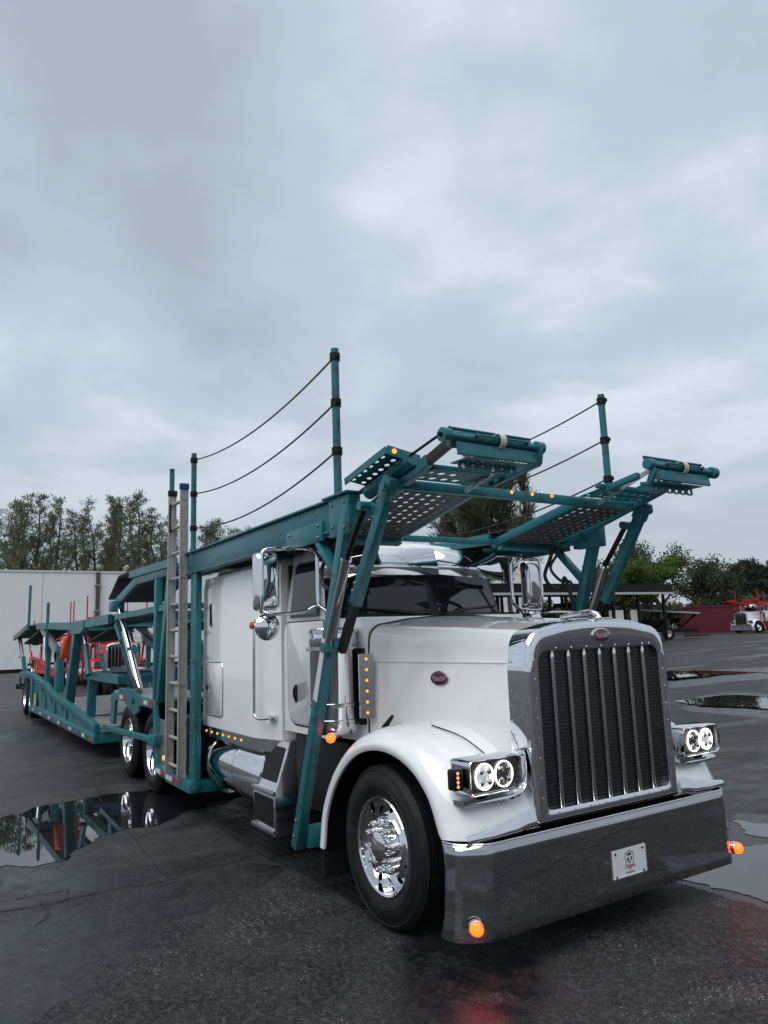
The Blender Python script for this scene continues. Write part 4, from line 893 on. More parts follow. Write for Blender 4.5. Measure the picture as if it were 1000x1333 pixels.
    MB().tube(spline([(-8.1, s * 1.24, 1.9), (-7.5, s * 1.26, 1.5), (-7.0, s * 1.27, 1.3), (-6.8, s * 1.24, 1.2)], 14), .018, 6).build('hydraulic_hose', 'hose', T, smooth=60)
    # sloping rear runways
    for x0, z0, x1, z1, nm in ((-8.55, 2.47, -7.2, 2.73, 'rear_runway'), (-7.2, 2.73, -5.35, 2.72, 'rear_runway')):
        MB().beam((x0, s * 1.20, z0), (x1, s * 1.20, z1), .05, .13).build('rear_runway_rail', 'teal', T, bevel=.004)
        MB().beam((x0, s * .82, z0 + .02), (x1, s * .82, z1 + .02), .68, .02).build(nm, 'deck', T, smooth=0)
    rp_ = MB().add([(-8.95, s * 1.24, 2.56), (-8.30, s * 1.24, 2.86), (-7.6, s * 1.24, 2.88), (-7.6, s * .5, 2.88), (-8.30, s * .5, 2.86), (-8.95, s * .5, 2.56)], [(0, 1, 4, 5), (1, 2, 3, 4)]).build('tail_ramp', 'deck', T, smooth=0, solid=.03)
    bx = MB().beam((-7.6, s * 1.22, 2.83), (-5.4, s * 1.22, 2.80), .05, .10).build('tail_ramp_rail', 'teal', T)
MB().beam((-8.45, -1.2, 2.30), (-8.45, 1.2, 2.30), .07, .08).build('rear_crossbar', 'teal', T)
MB().beam((-6.05, -1.2, 2.30), (-6.05, 1.2, 2.30), .06, .07).build('rear_crossbar', 'teal', T)
MB().box((-8.6, -.5, .55), (-8.2, .5, .8)).build('coupler', 'black', T, smooth=0)
# ------------------------------------------------------------------ extension ladder standing on the side shelf
M['bluecap'] = pmat('blue_cap', (.012, .04, .16), .5)
lad = root('extension_ladder', 'tall worn aluminium extension ladder with blue end caps strapped upright behind the sleeper', 'ladder', (-4.95, -1.30, .405))
for x, mt in ((-5.22, 'ladder'), (-4.76, 'ladder')):
    for dz, yy, z1 in ((0, -1.335, 3.62),):
        rl = MB().box((x - .004, -1.352, .405), (x + .004, -1.268, z1)).build('rail', mt, lad, smooth=0)
        for y0 in (-1.356, -1.274): MB().box((x - .016, y0, .405), (x + .016, y0 + .01, z1)).build('flange', mt, rl, smooth=0)
        MB().box((x - .022, -1.362, z1 - .06), (x + .022, -1.258, z1 + .008)).build('end_cap', M['bluecap'] if x > -5 else 'black', rl, bevel=.004)
for k in range(11):
    z = .50 + k * .295
    MB().tube([(-5.23, -1.305, z), (-4.75, -1.305, z)], .019, 10).build('rung', 'ladder', lad, smooth=50)
    MB().lathe([(.021, 0), (.019, .003)], (-4.766, -1.302, z), (1, 0, 0), 12).build('rung_end', 'black', lad)
MB().tube([(-5.12, -1.36, 3.45), (-5.11, -1.37, 3.2), (-5.08, -1.36, 3.1), (-5.14, -1.36, 3.12), (-5.14, -1.36, 3.44)], .012, 6).build('pull_rope', 'black', lad)
# ------------------------------------------------------------------ the trailer
trailer = root('car_hauler_trailer', 'long teal low-loader car hauler trailer coupled behind the white tractor', 'trailer', (-14, 0, 0))
TR = trailer
def tb(name, a, b_, w_, h_, mat='teal', par=TR, bevel=0, up=(0, 0, 1)): return MB().beam(a, b_, w_, h_, up).build(name, mat, par, bevel=bevel)
for s in (-1, 1):
    Y = s * 1.24
    top = [(-9.55, .50), (-11.6, .66), (-14.4, .84), (-15.05, .96), (-17.6, 1.13), (-18.9, 1.15)]
    for (x0, z0), (x1, z1) in zip(top[:-1], top[1:]): tb('top_chord', (x0, Y, z0), (x1, Y, z1), .09, .13, bevel=.004)
    tb('bottom_chord', (-9.55, Y, .34), (-17.75, Y, .33), .09, .16, bevel=.004)
    MB().prism([(-9.55, .28), (-9.55, .55), (-11.4, .66), (-11.4, .28)], XZ, s * 1.20, s * 1.275).build('front_plate', 'teal', TR, bevel=.004)
    tz = lambda x: .50 + (-9.55 - x) * .0733 if x > -15 else .96 + (-15.05 - x) * .066
    xw = [-11.4, -12.0, -12.65, -13.35, -14.1, -14.85, -15.5, -16.2, -16.9, -17.5]
    for i, (xa, xb) in enumerate(zip(xw[:-1], xw[1:])):
        za, zb = tz(xa), tz(xb); O_ = [(xa, .40), (xb, .40), (xb, zb), (xa, za)]; ha, hb = za - .40, zb - .40; w_ = xa - xb
        if i % 2 == 0: H_ = [(xa - .12, .40 + ha * .80), (xa - .14, .40 + ha * .22), (xb + .14, .40 + hb * .74), (xb + .20, .40 + hb * .80)]
        else: H_ = [(xa - .14, .40 + ha * .30), (xa - .16, .43), (xb + .12, .43), (xb + .14, .40 + hb * .80)]
        if i % 2 == 0: H_ = [H_[1], (xa - .22, .40 + ha * .22), H_[2], H_[0]]
        else: H_ = [H_[1], H_[2], H_[3], (xb + .24, .40 + hb * .78)]
        mb = MB(); mb.ringface([(u, Y - s * .02, v) for u, v in O_], [(u, Y - s * .02, v) for u, v in H_]); mb.build('web_plate', 'teal', TR, smooth=0, solid=.05)
    MB().box((-17.75, min(s * 1.20, s * 1.28), .26), (-17.45, max(s * 1.20, s * 1.28), 1.13)).build('end_plate', 'teal', TR, smooth=0)
    MB().prism([(-17.6, 1.13), (-17.9, 1.16), (-20.3, 1.16), (-20.5, .95), (-20.5, .72), (-20.35, .72), (-20.2, 1.02), (-18.0, 1.04), (-17.75, .9)], XZ, s * 1.22, s * 1.27).build('rear_fender', 'teal', TR, smooth=0)
    for k in range(12):
        x = -9.7 - k * .66
        MB().box((x - .24, min(s * 1.285, s * 1.288), .29), (x, max(s * 1.285, s * 1.288), .345)).build('reflective_tape', 'tape_r' if k % 2 == 0 else 'tape_w', TR, smooth=0)
    MB().box((-16.9, min(s * 1.285, s * 1.289), .42), (-16.6, max(s * 1.285, s * 1.289), .70)).build('warning_plate', 'yellow', TR, smooth=0)
    # uprights
    tb('main_upright', (-12.83, s * 1.14, .76), (-12.12, s * 1.14, 2.16), .16, .26, 'teal', up=(1, 0, 0), bevel=.006)
    tb('rear_upright', (-14.15, s * 1.14, .86), (-14.30, s * 1.14, 1.72), .16, .30, up=(1, 0, 0), bevel=.006)
    MB().tube([(-14.3, s * 1.22, 1.66), (-14.3, s * 1.05, 1.66)], .17, 16).build('pivot_drum', 'teal', TR, smooth=50)
    tb('lift_arm', (-14.35, s * 1.16, 1.70), (-16.9, s * 1.16, 2.30), .10, .16, 'galv')
    tb('lift_arm_sleeve', (-14.35, s * 1.10, 1.62), (-15.9, s * 1.10, 2.0), .10, .16)
    tb('side_upright', (-15.75, s * 1.16, .98), (-15.75, s * 1.16, 1.95), .10, .12, up=(1, 0, 0))
    MB().tube([(-15.95, s * 1.2, 1.5), (-16.15, s * 1.2, 2.05)], .04, 10).build('lift_rod', 'chrome', TR, smooth=50)
    tb('tail_leg', (-20.1, s * 1.10, .72), (-21.2, s * 1.10, 1.52), .10, .14, up=(1, 0, 0)); MB().tube([(-21.2, s * 1.10, 1.5), (-22.2, s * 1.10, 2.15)], .04, 10).build('tail_rod', 'galv', TR, smooth=50)
    MB().tube([(-21.6, s * 1.16, 1.55), (-22.1, s * 1.16, 2.15)], .03, 8).build('tail_rod', 'galv', TR, smooth=50)
    MB().tube([(-19.0, Y, 2.30), (-19.0, Y, 3.52)], .034, 10).build('rope_post', 'teal_pole', TR, smooth=50)
    MB().tube([(-15.5, Y, 1.70), (-15.5, Y, 2.86)], .034, 10).build('rope_post', 'teal_pole', TR, smooth=50)
    MB().tube([(-11.15, s * 1.10, 1.30), (-11.5, s * 1.10, 1.85)], .055, 12).build('lift_cylinder', 'teal', TR, smooth=50)
    MB().tube([(-11.5, s * 1.10, 1.85), (-11.75, s * 1.10, 2.22)], .036, 10).build('lift_rod', 'chrome', TR, smooth=50)
    # upper runways
    for x0, z0, x1, z1 in ((-8.9, 2.24, -12.3, 2.22), (-12.3, 2.22, -15.6, 2.32), (-15.6, 2.32, -17.4, 2.36)):
        tb('upper_rail', (x0, s * 1.22, z0), (x1, s * 1.22, z1), .06, .15)
        tb('upper_rail', (x0, s * .50, z0), (x1, s * .50, z1), .05, .10)
        tb('upper_runway', (x0, s * .86, z0 + .06), (x1, s * .86, z1 + .06), .66, .02, 'galv')
    MB().prism([(-12.2, 2.30), (-10.9, 2.28), (-10.9, 2.14), (-11.2, 2.06), (-12.2, 2.06)], XZ, s * 1.17, s * 1.265).build('upper_gusset', 'teal', TR, smooth=0)
    tb('tail_runway', (-17.4, s * .86, 2.40), (-19.6, s * .86, 2.42), .74, .04, 'deck')
    tb('tail_runway_slope', (-19.6, s * .86, 2.42), (-22.6, s * .86, 2.16), .74, .05, 'deck')
    tb('tail_runway_rail', (-19.4, s * 1.22, 2.40), (-22.7, s * 1.22, 2.12), .06, .13)
    tb('under_flap', (-17.6, s * .86, 2.20), (-20.2, s * .86, 1.94), .70, .04, 'deck')
    MB().tube([(-21.9, s * 1.0, .62), (-20.4, s * 1.0, .66)], .06, 8).build('tail_beam', 'black', TR)
    for x in (-18.5, -19.75): put_wheel(DW, False, TR, x, s, .498, 1.05)
MB().box((-22.3, -1.15, .58), (-22.15, 1.15, .74)).build('tail_bumper', 'black', TR, smooth=0)
for x in (-9.0, -12.2, -15.6, -17.4, -22.5): tb('upper_crossbar', (x, -1.2, 2.26 if x > -20 else 2.16), (x, 1.2, 2.26 if x > -20 else 2.16), .07, .09)
for k in range(16):                                # galvanised floor planks
    x = -9.7 - k * .5
    tb('floor_plank', (x, -1.18, .46 if x > -12 else .50), (x, 1.18, .46 if x > -12 else .50), .47, .03, 'galv')
MB().box((-9.56, -1.2, .27), (-9.50, 1.2, .52)).build('front_sill', 'teal', TR, bevel=.004)
for x0, x1 in ((-10.0, -11.7), (-11.75, -13.4)):
    w_ = MB().box((x1, 1.13, .50), (x0, 1.16, 1.30)).build('inner_wall_panel', 'galv', TR, smooth=0)
    MB().prism(rrect(x1 + .25, x1 + .85, .50, .92, (.01, .01, .15, .15), 5), XZ, 1.115, 1.128).build('wheel_recess', 'black', w_, smooth=0)
for y in (-.95, .95): tb('platform_beam', (-9.2, y, 1.27), (-12.1, y, 1.27), .12, .14)
for x in (-9.2, -10.2, -11.2, -12.1): tb('platform_beam', (x, -.95, 1.27), (x, .95, 1.27), .12, .12)
MB().box((-11.2, -.9, 1.33), (-10.2, .9, 1.36)).build('platform_plate', 'deck', TR, smooth=0)
for y in (-.95, .95): tb('platform_leg', (-11.6, y, .5), (-11.6, y, 1.22), .14, .14, up=(1, 0, 0))
tb('drawbar', (-9.55, 0, .62), (-8.3, 0, .66), .35, .16, 'black')
MB().tube(spline([(-9.45, -.85, .50), (-9.30, -.9, .38), (-9.2, -.8, .42), (-9.0, -.6, .62)], 14), .025, 6).build('air_line', 'yellow', TR, smooth=60)
tb('landing_block', (-9.3, -.7, .06), (-9.3, -.2, .06), .3, .10, 'galv')
# warning flag tied to the upright
n_ = 9; vs, fs = [], []
for j in range(n_):
    for i in range(n_):
        u, v = i / (n_ - 1), j / (n_ - 1); vs.append((-12.75 + .04 * math.sin(u * 7 + v * 2) - .10 * u, -1.32 + .46 * u - .05 * v, 2.02 - .46 * v + .03 * math.sin(u * 5)))
for j in range(n_ - 1):
    for i in range(n_ - 1): fs.append((j * n_ + i, j * n_ + i + 1, (j + 1) * n_ + i + 1, (j + 1) * n_ + i))
fl = MB().add(vs, fs).build('warning_flag', 'flag', None, smooth=60, solid=.004)
tag(fl, 'bright orange square warning flag hung on the teal trailer upright', 'flag')
# ------------------------------------------------------------------ background: copies of the tractor in other colours
BIGPARTS = ('hydraulic_hose', 'skirt_marker', 'marker_light', 'lug_nut', 'led_cup', 'turn_led', 'rivets', 'licence_plate', 'pan_rib', 'rope_clamp', 'clamp_bolt', 'safety_rope', 'reflective_tape', 'crossbar_marker', 'deck_marker', 'side_marker', 'halo', 'emblem', 'strap', 'leg_stripe', 'corner_marker', 'turn_lamp', 'grille_mesh', 'wiper', 'cylinder_line', 'screw', 'crest', 'lettering', 'turn_signal', 'projector')
def keep(o):
    n = o.name.split('.')[0]; return not any(n.startswith(k) or n.endswith(k) for k in BIGPARTS)
red = copy_tree(truck, None, {'white_paint': M['red'], 'teal_paint': M['redrack'], 'weathered_teal_paint': M['redrack']}, keep)
red.name = 'car_hauler_truck'; red['label'] = 'red long-nose tractor with red car rack parked behind the teal trailer'; red['category'] = 'truck'
red.location = (-4 - 30.0, 3.72, 0)
rtr = copy_tree(trailer, None, {'teal_paint': M['redrack'], 'weathered_teal_paint': M['redrack']}, keep)
rtr.location = (-14 - 30.0, 3.72, 0); rtr['label'] = 'red car hauler trailer behind the parked red tractor'; rtr['category'] = 'trailer'
pw = dpx(966, 821, 76); uh = V((pw.x - CAM.x, pw.y - CAM.y, 0)).normalized(); rt = V((uh.y, -uh.x, 0))
fw = (-uh * .80 - rt * .60).normalized()
wt = copy_tree(truck, None, {'teal_paint': M['redrack'], 'weathered_teal_paint': M['redrack']}, keep)
wt['label'] = 'small distant white long-nose tractor with red car rack beside the maroon container'; wt['category'] = 'truck'
wt.location = (pw.x - fw.x * 4, pw.y - fw.y * 4, gz(pw.y)); wt.rotation_euler = (0, 0, math.atan2(fw.y, fw.x))
# ------------------------------------------------------------------ warehouse wall at the left
M['wall'] = pmat('painted_panel', (.78, .79, .79), .55, var=.06, vscale=.4, col2=(.60, .61, .60), c2amt=.35, c2scale=.8, c2lo=.55)
M['pipe'] = pmat('weathered_downpipe', (.075, .062, .05), .6, var=.3, vscale=2)
wh = root('warehouse', 'long pale grey flat-roofed warehouse wall with vertical panel joints', 'building', (-60, 10, 0))
H = 7.42; px0 = -57.6
y = -14.0; k = 0
while y < 34:
    MB().box((px0 - .2 , y, 0), (px0, y + 5.97, H)).build('wall_panel', 'wall', wh, smooth=0); y += 6.0; k += 1
MB().box((px0 - 22, -14, 0), (px0 - .25, 34, H - .12)).build('building_body', 'wall', wh, smooth=0)
MB().box((px0 - .3, -14.05, H), (px0 + .06, 34.05, H + .14)).build('coping', pmat('roof_coping', (.62, .63, .64), .4), wh, smooth=0)
MB().box((px0 - .19, -14, -.02), (px0 + .03, 34, .25)).build('plinth', 'black', wh, smooth=0)
yp = ypx(127, 770, 0); d_ = ray(127, 770); yy = (CAM + d_ * ((px0 - CAM.x) / d_.x)).y
dp = MB().box((px0 + .02, yy - .14, .3), (px0 + .26, yy + .14, H + .05)).build('downpipe', 'pipe', wh, smooth=0)
for z in (2.2, 4.4, 6.4): MB().box((px0 + .01, yy - .26, z), (px0 + .28, yy + .26, z + .09)).build('pipe_clip', 'galv', wh, smooth=0)
# second pale building beyond the canopy
a = dpx(520, 760, 84); c = dpx(690, 760, 78)
def wallbox(p, q, dep, z1, mat, par, name):
    p, q = V((p.x, p.y, 0)), V((q.x, q.y, 0)); d = (q - p).normalized(); n = V((d.y, -d.x, 0))
    if n.dot(CAM - p) > 0: n = -n
    zb = gz((p.y + q.y) / 2) - .3
    R = [p, q, q + n * dep, p + n * dep]
    mb = MB().loft([[(v.x, v.y, zb) for v in R], [(v.x, v.y, z1) for v in R]]); return mb.build(name, mat, par, smooth=0)
b2 = root('storage_building', 'plain pale storage building behind the black open shelter', 'building', (c.x, c.y, gz(c.y)))
wallbox(a, c, 2.5, dpx(660, 741, 79).z, 'wall', b2, 'wall')
zt_ = dpx(660, 741, 79).z
wallbox(dpx(519, 760, 83.7), dpx(690.6, 760, 77.8), 2.9, zt_ + .12, 'wall', b2, 'roof_edge')
# ------------------------------------------------------------------ open black shelter
sh = root('open_shelter', 'long black open-sided shelter on thin posts with pale gutter line', 'shelter', (dpx(760, 800, 55).x, dpx(760, 800, 55).y, .6))
A0, A1 = dpx(560, 757, 47), dpx(873, 765, 62)
def flat(p, z): return V((p.x, p.y, z))
zr = 4.9
ax = flat(A1, 0) - flat(A0, 0); an = V((ax.y, -ax.x, 0)).normalized()
if an.dot(CAM - A0) > 0: an = -an
def zfor(px, py, base):                    # height of a pixel over the line of the shelter
    return (CAM + ray(px, py) * ((V((base.x, base.y, 0)) - V((CAM.x, CAM.y, 0))).length / V((ray(px, py).x, ray(px, py).y, 0)).length)).z
def along(px):
    r = ray(px, 780); # intersect with shelter front line in plan
    den = r.x * ax.y - r.y * ax.x; tt = ((A0.x - CAM.x) * ax.y - (A0.y - CAM.y) * ax.x) / den
    return V((CAM.x + r.x * tt, CAM.y + r.y * tt, 0))
q0, q1 = along(560), along(876)
z0, z1 = zfor(640, 757, along(640)), zfor(865, 762, along(865)); zr = (z0 + z1) / 2
def slab(name, z0, z1, off0, off1, mat):
    R = [q0 + an * off0, q1 + an * off0, q1 + an * off1, q0 + an * off1]
    return MB().loft([[(v.x, v.y, z0) for v in R], [(v.x, v.y, z1) for v in R]]).build(name, mat, sh, smooth=0)
slab('roof', zr - .62, zr, 0, 6.0, 'black')
slab('gutter', zr - .80, zr - .64, -.12, .10, pmat('pale_gutter', (.45, .46, .47), .4))
for px in (612, 650, 684, 700, 718, 739, 757, 800, 833, 866):
    for off in (.2, 5.6):
        p = along(px) + an * off; MB().box((p.x - .09, p.y - .09, gz(p.y) - .1), (p.x + .09, p.y + .09, zr - .63)).build('post', 'black', sh, smooth=0)
R0, R1 = along(560) + an * 5.8, along(690) + an * 5.8
wallbox(R0, R1, .2, zr - .7, 'black', sh, 'back_panel')
# things parked under the shelter: dark trailer frames
def dark_trailer(label, pa, pb, off, hz, cat='trailer'):
    p, q = along(pa) + an * off, along(pb) + an * off; zb = gz((p.y + q.y) / 2); d = (q - p).normalized(); n = an
    r = root('parked_trailer', label, cat, ((p.x + q.x) / 2, (p.y + q.y) / 2, zb))
    for k_ in (0, 2.2):
        a_, b_ = p + n * k_, q + n * k_
        MB().beam((a_.x, a_.y, zb + .9), (b_.x, b_.y, zb + .9), .12, .25).build('lower_rail', 'black', r, smooth=0)
        MB().beam((a_.x, a_.y, zb + hz), (b_.x, b_.y, zb + hz), .12, .2).build('upper_rail', 'black', r, smooth=0)
        L = (b_ - a_).length; m_ = max(2, int(L / 1.6))
        for i in range(m_ + 1):
            u = a_.lerp(b_, i / m_); MB().beam((u.x, u.y, zb + .2), (u.x, u.y, zb + hz), .12, .12, (1, 0, 0)).build('upright', 'black', r, smooth=0)
            if i < m_:
                v = a_.lerp(b_, (i + .9) / m_); MB().beam((u.x, u.y, zb + .9), (v.x, v.y, zb + hz), .08, .10).build('brace', 'black', r, smooth=0)
        for f_ in (.3, .42):
            u = a_.lerp(b_, f_); MB().lathe([(.2, -.13), (.48, -.14), (.5, 0), (.48, .14), (.2, .13)], (u.x, u.y, zb + .5), n, 20).build('wheel', 'rubber', r)
    dk = [p, q, q + n * 2.2, p + n * 2.2]
    MB().loft([[(v.x, v.y, zb + 1.0) for v in dk], [(v.x, v.y, zb + 1.1) for v in dk]]).build('deck', 'black', r, smooth=0)
    MB().loft([[(v.x, v.y, zb + hz + .1) for v in dk], [(v.x, v.y, zb + hz + .2) for v in dk]]).build('upper_deck', 'black', r, smooth=0)
    return r
dark_trailer('black two-deck car hauler trailer parked under the open shelter behind the thin posts', 766, 832, 1.5, 3.0)
dark_trailer('low black car hauler trailer under the shelter beside the pale building', 600, 690, 1.6, 2.6)
dark_trailer('black car hauler trailer at the open end of the shelter', 700, 768, 2.6, 1.9)
pb = root('pale_panel_stack', 'pale grey panels leaning under the black shelter roof', 'panel', tuple(along(820)))
for a_, b_ in ((800, 818), (828, 840)):
    p, q = along(a_) + an * .6, along(b_) + an * .6; zb = gz(p.y)
    wallbox(p, q, .08, zfor(810, 794, along(810)), 'wall', pb, 'panel')
# low trailer tail with sloping ramps beside the container
c0p = dpx(868, 829, 63); c0p.z = gz(c0p.y); uh = V((c0p.x - CAM.x, c0p.y - CAM.y, 0)).normalized(); rt = V((uh.y, -uh.x, 0))
tl = root('ramp_trailer', 'short black car hauler tail with sloping silver-edged ramps beside the maroon container', 'trailer', tuple(c0p))
def W(r_, u_, z_): p = c0p + rt * r_ + uh * u_; return (p.x, p.y, c0p.z + z_)
for u_ in (0, 2.2):
    MB().beam(W(-3.0, u_, .75), W(2.4, u_, .70), .12, .25).build('chassis_rail', 'black', tl, smooth=0)
    MB().lathe([(.18, -.14), (.30, -.15), (.47, -.14), (.5, 0), (.47, .14), (.2, .14)], W(.15, u_, .5), uh, 24).build('wheel', 'rubber', tl)
    MB().lathe([(.0001, .02), (.28, .03), (.30, -.02)], W(.15, u_ - .15, .5), -uh, 20).build('rim', 'chrome', tl)
    MB().beam(W(-2.6, u_, 2.45), W(2.6, u_, 1.95), .5, .10).build('ramp', 'black', tl, smooth=0)
    MB().beam(W(-2.6, u_ - .27, 2.50), W(2.6, u_ - .27, 2.0), .04, .12).build('ramp_edge', 'galv', tl, smooth=0)
    for a_, b_ in ((-2.3, -2.3), (-1.6, -.9), (.9, 2.3), (-.9, .6)):
        MB().beam(W(a_, u_, .8), W(b_, u_, 2.2 if b_ < 1 else 1.95), .10, .10, (1, 0, 0)).build('strut', 'black', tl, smooth=0)
MB().beam(W(-2.5, 1.1, 1.2), W(.2, 1.1, 1.2), 2.0, .9).build('tool_body', 'black', tl, smooth=0)
for r_ in (1.4, 2.3): MB().beam(W(r_, .1, .28), W(r_ + .9, 2.0, .28), .2, .12).build('tail_light_bar', 'black', tl, smooth=0)
# maroon container
ca = dpx(893, 827, 84); ca.z = gz(ca.y); uh = V((ca.x - CAM.x, ca.y - CAM.y, 0)).normalized(); rt = V((uh.y, -uh.x, 0)); rt = (rt * .985 + uh * .17).normalized(); un = V((-rt.y, rt.x, 0))
if un.dot(uh) < 0: un = -un
M['maroon'] = pmat('maroon_container_paint', (.105, .012, .022), .5, var=.2, vscale=1.2, col2=(.14, .05, .03), c2amt=.4, c2scale=3, c2lo=.6)
ct = root('shipping_container', 'maroon corrugated shipping container standing on the yard', 'container', tuple(ca))
def Wc(r_, u_, z_): p = ca + rt * r_ + un * u_; return (p.x, p.y, ca.z + z_)
CL = 7.4
pts = []; x = 0.0
while x < CL:
    pts += [(x, 0), (x + .10, 0), (x + .14, .05), (x + .24, .05)]; x += .28
front = [Wc(a_, b_, .15) for a_, b_ in pts]; fr2 = [Wc(a_, b_, 2.75) for a_, b_ in pts]
MB().loft([front, fr2], cap=False, closed=False).build('corrugated_side', 'maroon', ct, smooth=0, solid=.02)
mb = MB()
for k in range(2):
    mb.loft([[Wc(0 if k == 0 else CL, 0.02, z), Wc(0 if k == 0 else CL, 2.4, z)] for z in (.12, 2.78)], cap=False, closed=False)
mb.loft([[Wc(0, 2.4, z), Wc(CL, 2.4, z)] for z in (.12, 2.78)], cap=False, closed=False)
mb.build('container_walls', 'maroon', ct, smooth=0, solid=.03)
MB().loft([[Wc(0, 0, z), Wc(CL, 0, z), Wc(CL, 2.4, z), Wc(0, 2.4, z)] for z in (2.74, 2.82)]).build('roof', 'maroon', ct, smooth=0)
for z in (.08, 2.76): MB().beam(Wc(-.03, -.02, z), Wc(CL + .03, -.02, z), .10, .16).build('edge_rail', 'maroon', ct, smooth=0)
for r_ in (0, CL): MB().beam(Wc(r_, -.01, .02), Wc(r_, -.01, 2.8), .16, .16, (1, 0, 0)).build('corner_post', 'maroon', ct, smooth=0)
# yellow lift machine behind the container
ya = dpx(918, 822, 99); ya.z = gz(ya.y); M['machine'] = pmat('yellow_machine_paint', (.48, .27, .02), .5, var=.15, vscale=2)
ym = root('yellow_loader', 'yellow machine standing behind the maroon container under the dark tree', 'machine', tuple(ya))
def Wy(r_, u_, z_): p = ya + rt * r_ + un * u_; return (p.x, p.y, ya.z + z_)
for r_, w_, h0, h1 in ((-.1, .8, 1.0, 4.6), (1.5, .9, 1.0, 4.4)): MB().beam(Wy(r_, 0, h0), Wy(r_, 0, h1), w_, .6, (un.x, un.y, 0)).build('mast', 'machine', ym, smooth=0)
MB().beam(Wy(-.5, .5, 1.1), Wy(2.2, .5, 1.1), 1.6, 1.0).build('body', 'machine', ym, smooth=0)
for r_ in (-.2, 1.8): MB().lathe([(.2, -.3), (.55, -.28), (.55, .28), (.2, .3)], Wy(r_, .2, .55), un, 18).build('wheel', 'rubber', ym)
# light poles
for i, (px, py0, dist, pt) in enumerate(((945, 822, 95, 765), (957, 822, 100, 760), (603, 822, 95, 700))):
    b_ = dpx(px, py0, dist); zt = dpx(px, pt, dist).z
    if i == 2: continue
    o = MB().tube([(b_.x, b_.y, gz(b_.y) - .1), (b_.x, b_.y, zt)], .11, 8).build('utility_pole', 'galv', None, smooth=50)
    tag(o, 'thin grey pole rising before the far tree line', 'pole', 'poles by the far tree line')
# ------------------------------------------------------------------ trees
import numpy as np
def leafmat(name, c1, c2):
    m = bpy.data.materials.new(name); m.use_nodes = True; t = m.node_tree; b = t.nodes['Principled BSDF']
    g = N(t, 'ShaderNodeNewGeometry'); n = N(t, 'ShaderNodeTexNoise', i_Scale=.8, i_Detail=6.0, i_Roughness=.7); L_(t, g.outputs['Position'], n.inputs['Vector'])
    r = N(t, 'ShaderNodeValToRGB'); L_(t, n.outputs[0], r.inputs[0]); r.color_ramp.elements[0].position = .35; r.color_ramp.elements[1].position = .65
    r.color_ramp.elements[0].color = (*c1, 1); r.color_ramp.elements[1].color = (*c2, 1); L_(t, r.outputs[0], b.inputs['Base Color']); b.inputs['Roughness'].default_value = .6; b.inputs['Specular IOR Level'].default_value = .25
    tr = N(t, 'ShaderNodeBsdfTranslucent'); L_(t, r.outputs[0], tr.inputs[0]); mx = N(t, 'ShaderNodeMixShader'); mx.inputs[0].default_value = .30
    L_(t, b.outputs[0], mx.inputs[1]); L_(t, tr.outputs[0], mx.inputs[2]); L_(t, mx.outputs[0], t.nodes['Material Output'].inputs[0]); return m
M['bark'] = pmat('bark', (.075, .062, .05), .85, var=.35, vscale=3, bump=.5, bscale=9)
M['leaf_pine'] = leafmat('feathery_foliage', (.058, .075, .036), (.145, .170, .090))
M['leaf_big'] = leafmat('dark_feathery_foliage', (.055, .062, .036), (.135, .145, .09))
M['leaf_green'] = leafmat('fresh_green_leaves', (.045, .090, .016), (.11, .18, .032))
M['leaf_dark'] = leafmat('dark_green_leaves', (.028, .040, .020), (.075, .098, .05))
M['leaf_olive'] = leafmat('olive_leaves', (.042, .058, .024), (.10, .125, .058))
M['leaf_far'] = leafmat('far_foliage', (.04, .055, .045), (.075, .095, .075))
def cards(rng, C, D, ln, wd):
    n = len(C); D = D / (np.linalg.norm(D, axis=1, keepdims=True) + 1e-6)
    R = rng.normal(size=(n, 3)); Sd = np.cross(D, R); Sd /= (np.linalg.norm(Sd, axis=1, keepdims=True) + 1e-6)
    ln = ln[:, None]; wd = wd[:, None]
    v = np.stack([C - Sd * wd * .35, C + D * ln * .5 - Sd * wd * .5, C + D * ln, C + D * ln * .5 + Sd * wd * .5], 1).reshape(-1, 3); return v
def card_mesh(name, v, mat, par):
    me = bpy.data.meshes.new(name); n = len(v) // 4
    me.vertices.add(len(v)); me.vertices.foreach_set('co', v.astype(np.float32).ravel()); me.loops.add(4 * n); me.loops.foreach_set('vertex_index', np.arange(4 * n, dtype=np.int32))
    me.polygons.add(n); me.polygons.foreach_set('loop_start', np.arange(0, 4 * n, 4, dtype=np.int32)); me.update(calc_edges=True); me.materials.append(M[mat])
    o = bpy.data.objects.new(name, me); COL.objects.link(o); o.parent = par; ORG[o.name] = V((0, 0, 0)); return o
